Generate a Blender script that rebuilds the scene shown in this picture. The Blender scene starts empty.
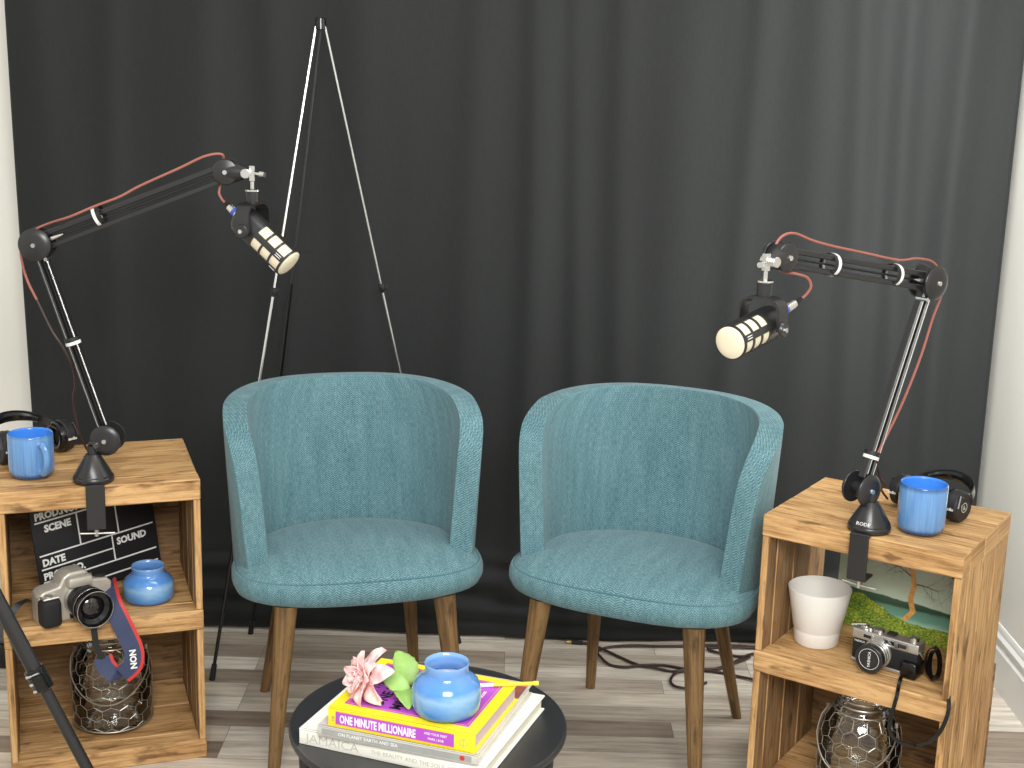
import bpy, bmesh, math, random
from mathutils import Vector, Matrix, noise
random.seed(7)
R = math.radians
V = Vector
SC = bpy.context.scene
COL = SC.collection

# ------------------------------------------------------------------ helpers
class MB:
    def __init__(s):
        s.v = []; s.f = []; s.m = []; s.uv = []
    def add(s, verts, faces, mat=0, M=None, uvs=None):
        n = len(s.v)
        for p in verts:
            p = V(p)
            s.v.append((M @ p) if M else p)
        for i, f in enumerate(faces):
            s.f.append([n + k for k in f]); s.m.append(mat)
            s.uv.append(uvs[i] if uvs else None)
        return s
    def bm(s, b, mat=0, M=None, uvfn=None):
        b.verts.ensure_lookup_table(); b.verts.index_update()
        vs = [v.co.copy() for v in b.verts]; fs = []; us = []
        b.normal_update()
        for f in b.faces:
            fs.append([v.index for v in f.verts])
            us.append([uvfn(v.co, f.normal) for v in f.verts] if uvfn else None)
        b.free()
        return s.add(vs, fs, mat, M, us if uvfn else None)
    def box(s, c, d, bev=0.0, mat=0, M=None, grain=None, seg=1):
        b = bmesh.new(); bmesh.ops.create_cube(b, size=1)
        for v in b.verts: v.co = V((v.co.x*d[0], v.co.y*d[1], v.co.z*d[2]))
        if bev > 0:
            bmesh.ops.bevel(b, geom=b.edges[:], offset=bev, segments=seg, affect='EDGES', profile=.5)
        for v in b.verts: v.co += V(c)
        fn = None
        if grain is not None:
            o = random.random()*7, random.random()*7
            a1, a2 = [i for i in range(3) if i != grain]
            def fn(co, n):
                na = [abs(n.x), abs(n.y), abs(n.z)]
                k = na.index(max(na))
                if k == grain: return (co[a1]*.25+o[0], co[a2]+o[1])
                other = a1 if k == a2 else a2
                return (co[grain]+o[0], co[other]+o[1]+(k*.37))
        return s.bm(b, mat, M, fn)
    def lathe(s, prof, seg=32, mat=0, M=None, close=False):
        vs = []; fs = []
        idx = []
        for (r, z) in prof:
            if r < 1e-6:
                idx.append([len(vs)]); vs.append((0, 0, z))
            else:
                idx.append(list(range(len(vs), len(vs)+seg)))
                for k in range(seg):
                    a = 2*math.pi*k/seg; vs.append((r*math.cos(a), r*math.sin(a), z))
        for i in range(len(idx)-1):
            A, B = idx[i], idx[i+1]
            for k in range(seg):
                k2 = (k+1) % seg
                if len(A) == 1 and len(B) == 1: continue
                if len(A) == 1: fs.append([A[0], B[k2], B[k]])
                elif len(B) == 1: fs.append([A[k], A[k2], B[0]])
                else: fs.append([A[k], A[k2], B[k2], B[k]])
        return s.add(vs, fs, mat, M)
    def cyl(s, p, q, r, r2=None, seg=16, mat=0, bev=0):
        p = V(p); q = V(q); L = (q-p).length
        if r2 is None: r2 = r
        M = Matrix.Translation(p) @ V((0, 0, 1)).rotation_difference(q-p).to_matrix().to_4x4()
        if bev: pr = [(0, 0), (r-bev, 0), (r, bev), (r2, L-bev), (r2-bev, L), (0, L)]
        else: pr = [(0, 0), (r, 0), (r2, L), (0, L)]
        return s.lathe(pr, seg, mat, M)
    def tube(s, pts, r, seg=8, mat=0, closed=False):
        pts = [V(p) for p in pts]; n = len(pts)
        rs = r if isinstance(r, (list, tuple)) else [r]*n
        t = []
        for i in range(n):
            a = pts[i-1] if (i > 0 or closed) else pts[i]
            b = pts[(i+1) % n] if (i < n-1 or closed) else pts[i]
            t.append((b-a).normalized())
        nrm = t[0].orthogonal().normalized(); vs = []; fs = []
        for i in range(n):
            if i: nrm = (nrm - t[i]*nrm.dot(t[i])).normalized()
            bi = t[i].cross(nrm)
            for k in range(seg):
                a = 2*math.pi*k/seg
                vs.append(pts[i] + (nrm*math.cos(a)+bi*math.sin(a))*rs[i])
        m = n if closed else n-1
        for i in range(m):
            for k in range(seg):
                j = (i+1) % n
                fs.append([i*seg+k, i*seg+(k+1) % seg, j*seg+(k+1) % seg, j*seg+k])
        if not closed:
            fs.append(list(range(seg))[::-1]); fs.append([(n-1)*seg+k for k in range(seg)])
        return s.add(vs, fs, mat)
    def ribbon(s, pts, dirs, w, th=.0012, mat=0, edge=None, edgew=.2):
        """flat strap through pts, width along dirs; optional edge stripe of another material"""
        pts = [V(p) for p in pts]; n = len(pts)
        fr = [-.5, .5] if edge is None else [-.5, .5-edgew, .5]
        vs = []; fs = []; ms = []
        k = len(fr)
        for i in range(n):
            tt = (pts[min(i+1, n-1)]-pts[max(i-1, 0)]).normalized()
            d = V(dirs[i]) if isinstance(dirs, list) else V(dirs)
            d = (d - tt*d.dot(tt)).normalized(); nn = tt.cross(d)
            for sgn in (-.5, .5):
                for q in fr: vs.append(pts[i]+d*q*w+nn*sgn*th)
        for i in range(n-1):
            a = i*2*k; b = a+2*k
            for j in range(k-1):
                mm = mat if j == 0 else edge
                fs.append([a+j, a+j+1, b+j+1, b+j]); ms.append(mm)
                fs.append([a+k+j+1, a+k+j, b+k+j, b+k+j+1]); ms.append(mm)
            fs.append([a+k, a, b, b+k]); ms.append(mat)
            fs.append([a+k-1, a+2*k-1, b+2*k-1, b+k-1]); ms.append(mat if edge is None else edge)
        n0 = len(s.v); s.v += vs
        for f, mm in zip(fs, ms): s.f.append([n0+x for x in f]); s.m.append(mm); s.uv.append(None)
        return s
    def prism(s, out, z0, z1, mat=0, M=None):
        n = len(out)
        vs = [(x, y, z0) for x, y in out]+[(x, y, z1) for x, y in out]
        fs = [list(range(n))[::-1], [n+i for i in range(n)]]
        for i in range(n): fs.append([i, (i+1) % n, n+(i+1) % n, n+i])
        return s.add(vs, fs, mat, M)
    def text(s, txt, size, M, mat=0, sx=1.0, th=.0004, align='LEFT', bold=0.0):
        cu = bpy.data.curves.new('lettering', 'FONT'); cu.body = txt; cu.size = size
        cu.align_x = align; cu.extrude = th/2; cu.resolution_u = 2; cu.offset = bold
        ob = bpy.data.objects.new('lettering', cu); COL.objects.link(ob)
        bpy.context.view_layer.update()
        me = bpy.data.meshes.new_from_object(ob.evaluated_get(bpy.context.evaluated_depsgraph_get()))
        S = Matrix.Diagonal((sx, 1, 1, 1))
        s.add([v.co.copy() for v in me.vertices], [list(p.vertices) for p in me.polygons], mat, M @ S)
        bpy.data.objects.remove(ob); bpy.data.curves.remove(cu); bpy.data.meshes.remove(me)
        return s
    def build(s, name, mats, parent=None, sharp=35, recalc=True):
        me = bpy.data.meshes.new(name)
        me.from_pydata([tuple(v) for v in s.v], [], s.f)
        if not isinstance(mats, (list, tuple)): mats = [mats]
        for m in mats: me.materials.append(m)
        for p, mi in zip(me.polygons, s.m): p.material_index = mi
        if any(u is not None for u in s.uv):
            ul = me.uv_layers.new(name='UVMap')
            for p, u in zip(me.polygons, s.uv):
                if u is None: continue
                for k, li in enumerate(p.loop_indices): ul.data[li].uv = u[k]
        if recalc:
            b = bmesh.new(); b.from_mesh(me); bmesh.ops.recalc_face_normals(b, faces=b.faces); b.to_mesh(me); b.free()
        for p in me.polygons: p.use_smooth = True
        me.set_sharp_from_angle(angle=R(sharp))
        o = bpy.data.objects.new(name, me); COL.objects.link(o)
        if parent: o.parent = parent
        return o

def tag(o, label, cat, group=None):
    o['label'] = label; o['category'] = cat
    if group: o['group'] = group
    return o
def thing(name, label, cat, loc, rz=0.0, group=None):
    o = bpy.data.objects.new(name, None); COL.objects.link(o); o.empty_display_size = .05
    o.location = loc; o.rotation_euler = (0, 0, rz)
    return tag(o, label, cat, group)
def struct(name, mb, m):
    o = mb.build(name, m); o['kind'] = 'structure'; return o
def smooth_path(pts, n=6, closed=False):
    P = [V(p) for p in pts]; out = []
    N = len(P)
    rng = range(N if closed else N-1)
    for i in rng:
        p0 = P[(i-1) % N] if (closed or i > 0) else P[0]
        p1 = P[i]; p2 = P[(i+1) % N]
        p3 = P[(i+2) % N] if (closed or i+2 < N) else P[-1]
        for k in range(n):
            t = k/n
            out.append(.5*((2*p1)+(p2-p0)*t+(2*p0-5*p1+4*p2-p3)*t*t+(3*p1-p0-3*p2+p3)*t**3))
    if not closed: out.append(P[-1])
    return out
def frame(x, y, o=(0, 0, 0)):
    x = V(x).normalized(); y = V(y); y = (y-x*y.dot(x)).normalized(); z = x.cross(y)
    M = Matrix((x, y, z)).transposed().to_4x4(); M.translation = V(o); return M

# ------------------------------------------------------------------ materials
def srgb(r, g, b):
    f = lambda c: ((c/255)/12.92 if c/255 <= .04045 else ((c/255+.055)/1.055)**2.4)
    return (f(r), f(g), f(b), 1)
class N:
    def __init__(s, name):
        s.m = bpy.data.materials.new(name); s.m.use_nodes = True
        s.t = s.m.node_tree; s.p = s.t.nodes['Principled BSDF']
    def n(s, ty, **k):
        x = s.t.nodes.new(ty)
        for a, b in k.items():
            if a in x.inputs: x.inputs[a].default_value = b
            else: setattr(x, a, b)
        return x
    def l(s, a, b): s.t.links.new(a, b)
    def ramp(s, src, stops, interp='LINEAR'):
        r = s.n('ShaderNodeValToRGB'); cr = r.color_ramp; cr.interpolation = interp
        cr.elements[0].position = stops[0][0]; cr.elements[0].color = stops[0][1]
        cr.elements[1].position = stops[-1][0]; cr.elements[1].color = stops[-1][1]
        for p, c in stops[1:-1]:
            e = cr.elements.new(p); e.color = c
        s.l(src, r.inputs[0]); return r.outputs[0]
    def mix(s, f, a, b, mode='MIX'):
        x = s.n('ShaderNodeMix', data_type='RGBA', blend_type=mode)
        for i, val in ((0, f), (6, a), (7, b)):
            if isinstance(val, bpy.types.NodeSocket): s.l(val, x.inputs[i])
            else: x.inputs[i].default_value = val
        return x.outputs[2]
    def math(s, op, a, b=0.0, c=None):
        x = s.n('ShaderNodeMath', operation=op)
        for i, val in ((0, a), (1, b), (2, c)):
            if val is None: continue
            if isinstance(val, bpy.types.NodeSocket): s.l(val, x.inputs[i])
            else: x.inputs[i].default_value = val
        return x.outputs[0]
    def bump(s, h, strength=.3, dist=.002):
        b = s.n('ShaderNodeBump'); b.inputs['Strength'].default_value = strength; b.inputs['Distance'].default_value = dist
        s.l(h, b.inputs['Height']); s.l(b.outputs[0], s.p.inputs['Normal'])
    def noise(s, vec, scale, detail=4, rough=.55):
        x = s.n('ShaderNodeTexNoise'); x.inputs['Scale'].default_value = scale
        x.inputs['Detail'].default_value = detail; x.inputs['Roughness'].default_value = rough
        if vec: s.l(vec, x.inputs['Vector'])
        return x.outputs['Fac']
    def coord(s, which='Object', scale=(1, 1, 1)):
        c = s.n('ShaderNodeTexCoord'); m = s.n('ShaderNodeMapping'); m.inputs['Scale'].default_value = scale
        s.l(c.outputs[which], m.inputs['Vector']); return m.outputs[0]
def simple(name, col, rough=.5, metal=0.0, var=.06, vs=25, bump=0, spec=.5, coat=0):
    n = N(name); p = n.p
    p.inputs['Roughness'].default_value = rough; p.inputs['Metallic'].default_value = metal
    p.inputs['Specular IOR Level'].default_value = spec; p.inputs['Coat Weight'].default_value = coat
    f = n.noise(n.coord(), vs)
    d = tuple(c*(1-var) for c in col[:3])+(1,); u = tuple(min(1, c*(1+var)) for c in col[:3])+(1,)
    n.l(n.ramp(f, [(.3, d), (.7, u)]), p.inputs['Base Color'])
    if bump: n.bump(f, bump, .001)
    return n.m

def wood_mat(name, dark, mid, light):
    n = N(name)
    big = n.noise(n.coord('UV', (3.0, 9.0, 1)), 1.6, 4)
    g = n.noise(n.coord('UV', (7, 120, 1)), 1.0, 7, .65)
    fine = n.noise(n.coord('UV', (40, 700, 1)), 1.0, 3, .6)
    v = n.math('ADD', n.math('MULTIPLY', g, .55), n.math('ADD', n.math('MULTIPLY', big, .35), n.math('MULTIPLY', fine, .14)))
    c = n.ramp(v, [(.36, dark), (.47, mid), (.58, light)])
    # knots and dark worn patches
    k = n.noise(n.coord('UV', (5, 14, 1)), 2.3, 3)
    c2 = n.mix(n.ramp(k, [(.57, (0, 0, 0, 1)), (.70, (.8, .8, .8, 1))]), c, dark)
    n.l(c2, n.p.inputs['Base Color'])
    n.p.inputs['Roughness'].default_value = .62
    n.p.inputs['Specular IOR Level'].default_value = .3
    n.bump(v, .5, .003)
    return n.m
M = {}
M['crate'] = wood_mat('rough_pine', srgb(98, 68, 40), srgb(168, 128, 82), srgb(208, 168, 116))
M['crate_in'] = wood_mat('shaded_brown_pine', srgb(74, 54, 36), srgb(122, 94, 64), srgb(158, 126, 88))  # darker copy of the crate pine; the unlit interior is put into its colour
M['walnut'] = wood_mat('walnut_leg_wood', srgb(58, 42, 26), srgb(98, 74, 46), srgb(126, 98, 62))

def fabric(edge=False):
    n = N('teal_herringbone_fabric')
    c = n.n('ShaderNodeTexCoord'); sp = n.n('ShaderNodeSeparateXYZ'); n.l(c.outputs['Object' if edge else 'UV'], sp.inputs[0])
    x, y, z = sp.outputs
    if edge: x, y = n.math('ADD', x, n.math('MULTIPLY', y, .8)), z
    tri = n.math('PINGPONG', x, .0065)
    w = n.math('ADD', y, tri)
    s1 = n.math('SINE', n.math('MULTIPLY', w, 1180.0))
    s1 = n.math('MULTIPLY_ADD', s1, .5, .5)
    K = 'Object' if edge else 'UV'
    nz = n.noise(n.coord(K, (1, 1, .3) if edge else (1, .3, 1)), 300, 3)
    big = n.noise(n.coord(K, (12, 12, 5) if edge else (30, 5, 1)), 1.5, 4)
    v = n.math('ADD', n.math('MULTIPLY', s1, .34), n.math('ADD', n.math('MULTIPLY', nz, .60), n.math('MULTIPLY', big, .34)))
    col = n.ramp(v, [(.36, srgb(62, 94, 102)), (.64, srgb(86, 123, 131)), (.92, srgb(128, 162, 167))])
    n.l(col, n.p.inputs['Base Color'])
    n.p.inputs['Roughness'].default_value = .85
    n.p.inputs['Specular IOR Level'].default_value = .2
    n.p.inputs['Sheen Weight'].default_value = .12
    n.bump(v, .3, .0012)
    return n.m
M['fabric'] = fabric(); M['fabric_edge'] = fabric(True)
M['piping'] = simple('teal_welt', srgb(72, 108, 116), .8)

def curtain_mat():
    n = N('charcoal_backdrop_cloth')
    f = n.noise(n.coord('Object', (400, 400, 60)), 1, 2)
    b = n.noise(n.coord('Object', (2.5, 1, .4)), 1.5, 3)
    v = n.math('ADD', n.math('MULTIPLY', f, .4), n.math('MULTIPLY', b, .6))
    n.l(n.ramp(v, [(.35, srgb(22, 25, 25)), (.65, srgb(32, 35, 35))]), n.p.inputs['Base Color'])
    n.p.inputs['Roughness'].default_value = .7
    n.p.inputs['Specular IOR Level'].default_value = .3
    n.p.inputs['Sheen Weight'].default_value = .12
    n.p.inputs['Sheen Roughness'].default_value = .5
    n.bump(f, .15, .001)
    return n.m
M['curtain'] = curtain_mat()

def floor_mat():
    n = N('grey_brown_laminate_planks')
    co = n.coord('Object')
    b = n.n('ShaderNodeTexBrick'); n.l(co, b.inputs['Vector'])
    b.offset = .37; b.offset_frequency = 3; b.squash = 1
    b.inputs['Scale'].default_value = 1; b.inputs['Brick Width'].default_value = .62; b.inputs['Row Height'].default_value = .075
    b.inputs['Mortar Size'].default_value = .0006; b.inputs['Mortar Smooth'].default_value = .3; b.inputs['Bias'].default_value = 0
    b.inputs['Color1'].default_value = (0, 0, 0, 1); b.inputs['Color2'].default_value = (1, 1, 1, 1); b.inputs['Mortar'].default_value = (.4, .4, .4, 1)
    tone = n.ramp(b.outputs['Color'], [(0, srgb(128, 113, 99)), (.3, srgb(168, 156, 142)), (.6, srgb(198, 188, 174)), (1, srgb(220, 213, 200))])
    # offset the grain by plank so it does not run through the joints
    comb = n.n('ShaderNodeCombineXYZ'); n.l(n.math('MULTIPLY', b.outputs['Color'], 9.0), comb.inputs[0])
    n.l(n.math('MULTIPLY', b.outputs['Color'], 5.0), comb.inputs[1])
    va = n.n('ShaderNodeVectorMath', operation='ADD'); n.l(n.coord('Object', (2.2, 26, 1)), va.inputs[0]); n.l(comb.outputs[0], va.inputs[1])
    g = n.noise(va.outputs[0], 1.7, 8, .68)
    gm = n.ramp(g, [(.32, (.55, .52, .48, 1)), (.47, (.92, .91, .9, 1)), (.62, (1.2, 1.19, 1.17, 1))])
    c = n.mix(1.0, tone, gm, 'MULTIPLY')
    dk = n.mix(b.outputs['Fac'], c, (.12, .1, .085, 1))
    n.l(dk, n.p.inputs['Base Color'])
    n.p.inputs['Roughness'].default_value = .42
    n.p.inputs['Specular IOR Level'].default_value = .4
    n.bump(g, .08, .001)
    return n.m
M['floor'] = floor_mat()
M['wall'] = simple('painted_warm_grey_wall', srgb(231, 230, 222), .75, var=.012, vs=3)
M['trim'] = simple('white_gloss_trim', srgb(228, 228, 224), .4, var=.01)
M['black_metal'] = simple('satin_black_metal', srgb(34, 34, 35), .33, 0.0, spec=.6)
M['black_matte'] = simple('matte_black_plastic', srgb(28, 28, 29), .55)
M['black_rubber'] = simple('black_rubber', srgb(20, 20, 20), .8)
M['black_gloss'] = simple('glossy_black_plastic', srgb(16, 16, 17), .18)
M['table'] = simple('black_powder_coat', srgb(40, 41, 43), .32, spec=.5)
M['silver'] = simple('polished_steel', srgb(225, 225, 222), .22, 1.0)
M['silver_satin'] = simple('satin_silver', srgb(196, 194, 188), .38, .85)
M['champagne'] = simple('champagne_grey_plastic', srgb(186, 180, 168), .35, .35)
M['cream'] = simple('cream_mesh_grille', srgb(226, 216, 190), .6, var=.12, vs=900, bump=.4)
M['cord_red'] = simple('salmon_red_cable', srgb(156, 94, 82), .5)
M['cord_brown'] = simple('dark_brown_cable', srgb(58, 40, 36), .5)
M['white'] = simple('white_paint_lettering', srgb(235, 235, 232), .5, var=.02)
M['blue_ring'] = simple('blue_plastic_ring', srgb(60, 86, 190), .4)
M['white_ceramic'] = simple('matte_white_ceramic', srgb(232, 230, 224), .45, var=.02)
M['wax'] = simple('candle_wax', srgb(236, 232, 222), .6, var=.03)
M['yellow'] = simple('yellow_book_cloth', srgb(246, 224, 40), .45, var=.04)
M['purple'] = simple('purple_print', srgb(176, 78, 196), .4, var=.08)
M['paper'] = simple('cream_paper', srgb(238, 232, 214), .7, var=.02)
M['whitebook'] = simple('white_book_jacket', srgb(238, 236, 224), .4, var=.02)
M['greybook'] = simple('grey_book_jacket', srgb(196, 194, 186), .35, var=.05)
M['greydark'] = simple('mid_grey_print', srgb(158, 160, 156), .35, var=.1)
M['greytext'] = simple('pale_grey_lettering', srgb(196, 194, 184), .5)
M['redbrown'] = simple('red_brown_photo_print', srgb(150, 92, 78), .3, var=.25, vs=30)
M['salmon'] = simple('salmon_print', srgb(226, 132, 108), .35)
M['pinkpages'] = simple('pinkish_page_edges', srgb(212, 188, 190), .7, var=.1, vs=300)
M['orange'] = simple('orange_print_line', srgb(232, 140, 60), .5)
M['red'] = simple('red_webbing', srgb(196, 52, 50), .6)
M['navy'] = simple('navy_webbing', srgb(52, 62, 92), .7, var=.1, vs=200, bump=.2)
M['leaf'] = simple('silk_leaf_green', srgb(140, 178, 92), .5, var=.18, vs=40)
M['gold'] = simple('gold_contact', srgb(214, 186, 110), .3, .8)
M['penyellow'] = simple('yellow_lacquer', srgb(226, 216, 70), .35)
M['slate'] = simple('black_chalkboard', srgb(26, 27, 30), .5)
def petal_mat():
    n = N('pink_silk_petal')
    c = n.n('ShaderNodeTexCoord')
    f = n.noise(c.outputs['Object'], 60, 4)
    n.l(n.ramp(f, [(.35, srgb(232, 164, 166)), (.52, srgb(242, 204, 202)), (.70, srgb(248, 230, 226))]), n.p.inputs['Base Color'])
    n.p.inputs['Roughness'].default_value = .7
    return n.m
M['petal'] = petal_mat()
def glaze():
    n = N('blue_reactive_glaze')
    f = n.noise(n.coord('Object', (140, 140, 6)), 1, 3)
    sp = n.n('ShaderNodeSeparateXYZ'); c = n.n('ShaderNodeTexCoord'); n.l(c.outputs['Object'], sp.inputs[0])
    base = n.ramp(f, [(.3, srgb(84, 130, 186)), (.6, srgb(106, 152, 202)), (.85, srgb(144, 178, 208))])
    rim = n.ramp(n.math('DIVIDE', sp.outputs[2], .1), [(.0, srgb(120, 146, 176)), (.07, srgb(120, 146, 176)), (.14, (1, 1, 1, 1)), (.86, (1, 1, 1, 1)), (.94, srgb(150, 172, 196)), (1, srgb(150, 172, 196))])
    n.l(n.mix(1.0, base, rim, 'MULTIPLY'), n.p.inputs['Base Color'])
    n.p.inputs['Roughness'].default_value = .14
    n.p.inputs['Coat Weight'].default_value = .4
    return n.m
M['glaze'] = glaze()
M['glaze_in'] = simple('bright_blue_inner_glaze', srgb(62, 132, 222), .15, var=.08)
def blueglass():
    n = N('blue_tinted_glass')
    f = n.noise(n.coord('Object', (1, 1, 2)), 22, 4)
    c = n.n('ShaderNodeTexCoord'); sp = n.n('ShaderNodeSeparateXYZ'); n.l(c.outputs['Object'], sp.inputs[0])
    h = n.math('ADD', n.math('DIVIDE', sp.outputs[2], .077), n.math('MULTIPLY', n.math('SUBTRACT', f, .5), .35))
    n.l(n.ramp(h, [(0, srgb(66, 122, 214)), (.22, srgb(98, 164, 228)), (.46, srgb(158, 202, 238)), (.62, srgb(92, 158, 230)), (.8, srgb(104, 160, 232)), (1, srgb(136, 184, 238))]), n.p.inputs['Base Color'])  # pale middle band: wax glowing through, painted into the glass colour
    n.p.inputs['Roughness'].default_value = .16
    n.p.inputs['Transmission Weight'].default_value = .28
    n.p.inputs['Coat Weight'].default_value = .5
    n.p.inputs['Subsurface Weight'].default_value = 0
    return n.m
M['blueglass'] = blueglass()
def clearglass():
    n = N('clear_thin_glass'); t = n.t
    out = t.nodes['Material Output']
    fr = n.n('ShaderNodeFresnel', IOR=1.45)
    tr = n.n('ShaderNodeBsdfTransparent'); tr.inputs[0].default_value = (.93, .95, .93, 1)
    gl = n.n('ShaderNodeBsdfGlossy'); gl.inputs['Roughness'].default_value = .06
    nz = n.noise(n.coord(), 45, 2)
    b = n.n('ShaderNodeBump'); b.inputs['Strength'].default_value = .35; b.inputs['Distance'].default_value = .004; n.l(nz, b.inputs['Height'])
    n.l(b.outputs[0], gl.inputs['Normal']); n.l(b.outputs[0], fr.inputs['Normal'])
    mx = n.n('ShaderNodeMixShader'); fac = n.math('ADD', n.math('MULTIPLY', fr.outputs[0], 1.0), .05)
    n.l(fac, mx.inputs[0]); n.l(tr.outputs[0], mx.inputs[1]); n.l(gl.outputs[0], mx.inputs[2])
    n.l(mx.outputs[0], out.inputs['Surface'])
    return n.m
M['glass'] = clearglass()
M['wire'] = simple('galvanised_wire', srgb(176, 170, 156), .35, .8)
def lensglass():
    n = N('camera_lens_glass'); n.p.inputs['Base Color'].default_value = srgb(24, 18, 22); n.p.inputs['Roughness'].default_value = .05
    n.p.inputs['Coat Weight'].default_value = 1
    return n.m
M['lens'] = lensglass()

# ------------------------------------------------------------------ the setting
b = MB(); b.add([(-2.2, -1.2, 0), (1.3, -1.2, 0), (1.3, 3.66, 0), (-2.2, 3.66, 0), (-2.2, -1.2, -.05), (1.3, -1.2, -.05), (1.3, 3.66, -.05), (-2.2, 3.66, -.05)],
                [[0, 1, 2, 3], [7, 6, 5, 4], [0, 4, 5, 1], [1, 5, 6, 2], [2, 6, 7, 3], [3, 7, 4, 0]])
struct('floor', b, M['floor'])
struct('wall_back', MB().box((-.45, 3.68, 1.35), (3.5, .08, 2.7)), M['wall'])
struct('wall_right', MB().box((1.285, 2.29, 1.35), (.09, 2.7, 2.7)), M['wall'])
struct('wall_left', MB().box((-2.2, 2.29, 1.35), (.08, 2.7, 2.7)), M['wall'])
def baseboard(name, p, q, nrm):
    p = V(p); q = V(q); d = (q-p); L = d.length; d.normalize(); nv = V(nrm)
    prof = [(0, 0), (.016, 0), (.016, .098), (.010, .104), (.010, .112), (.014, .118), (.014, .126), (.007, .134), (.007, .142), (.003, .15), (0, .15)]
    vs = []; fs = []
    for base in (p, q):
        for (a, z) in prof: vs.append(base+nv*a+V((0, 0, z)))
    n = len(prof)
    for i in range(n): fs.append([i, (i+1) % n, n+(i+1) % n, n+i])
    fs.append(list(range(n))); fs.append(list(range(n, 2*n)))
    mb = MB(); mb.add(vs, fs); o = struct(name, mb, M['trim']); return o
baseboard('baseboard_right', (1.24, .95, 0), (1.24, 3.64, 0), (-1, 0, 0))
baseboard('baseboard_back', (-2.16, 3.64, 0), (1.22, 3.64, 0), (0, -1, 0))

# ------------------------------------------------------------------ backdrop curtain
def curtain():
    x0, x1 = -1.252, 1.222
    nx, nz = 260, 60
    folds = [(-1.15, .05, .02), (-.98, .03, .022), (-.80, .05, .018), (-.62, .04, .02), (-.36, .06, .02), (-.12, .04, .014), (.02, .035, .03), (.14, .025, .018),
             (.28, .03, .02), (.42, .05, .016), (.56, .03, .024), (.70, .05, .02), (.83, .035, .026), (.97, .03, .022), (1.10, .035, .03)]
    def fy(x, z):
        y = 0
        for (c, w, a) in folds:
            cc = c+.03*math.sin(z*1.3+c*9); w = w*1.15
            y -= .62*a*math.exp(-((x-cc)/w)**2)*(1+.25*math.sin(z*2+c*5))
        y += .012*noise.noise(V((x*4, z*.7, 0)))
        return y
    vs = []
    # lower rows sweep forward onto the floor in a puddle
    rows = []
    for j in range(nz+1):
        t = j/nz
        if t < .32: rows.append(('p', t/.32))
        else: rows.append(('v', (t-.32)/.68))
    for kind, t in rows:
        for i in range(nx+1):
            x = x0+(x1-x0)*i/nx
            if kind == 'p':
                # t 0 = front hem on the floor, t 1 = z .14
                zz = .24*t**1.15
                fw = (1-t)**1.3
                reach = .028+.010*math.sin(x*3.1+1)+.014*noise.noise(V((x*3, 1, 0)))
                y = 3.5-fw*reach+fy(x, .2)*(.3+.7*t)-(.030*abs(noise.noise(V((x*1.7+t*2.5, t*9, 5))))+.012*max(0, math.sin(t*23+x*2.2+2.2*math.sin(x*2.7))))*math.sin(math.pi*min(1, t*1.02))**.7
                z = .006+zz+.035*abs(noise.noise(V((x*2.2, t*7, 3))))*(1-t)*min(1, t*6)+.014*math.sin(t*19+x*1.7+1.5*math.sin(x*3))*(1-t)*min(1, t*5)
                z = max(.006+zz, .006)
                x += .019*max(0, 1-(x-x0)/.3)
            else:
                z = .24+t*(2.45-.24); y = 3.5+fy(x, z)*min(1, .7+t)
                # the left and right hems hang almost plumb
                x += .022*max(0, 1-z/1.6)*max(0, 1-(x-x0)/.3)
            vs.append((x, y, z))
    fs = []
    for j in range(nz):
        for i in range(nx):
            a = j*(nx+1)+i; fs.append([a, a+1, a+nx+2, a+nx+1])
    t = thing('backdrop_curtain', 'charcoal black cloth backdrop hanging behind the two chairs and pooling on the floor', 'curtain', (0, 3.5, 0))
    mb = MB(); mb.add([V(v)-V((0, 3.5, 0)) for v in vs], fs)
    o = mb.build('cloth', M['curtain'], t, sharp=180, recalc=False)
    md = o.modifiers.new('thickness', 'SOLIDIFY'); md.thickness = .003; md.offset = 0
    hb = MB().cyl((-1.3, 0, 2.45), (1.23, 0, 2.45), .012)
    hb.build('curtain_rod', M['black_metal'], t)
curtain()

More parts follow.
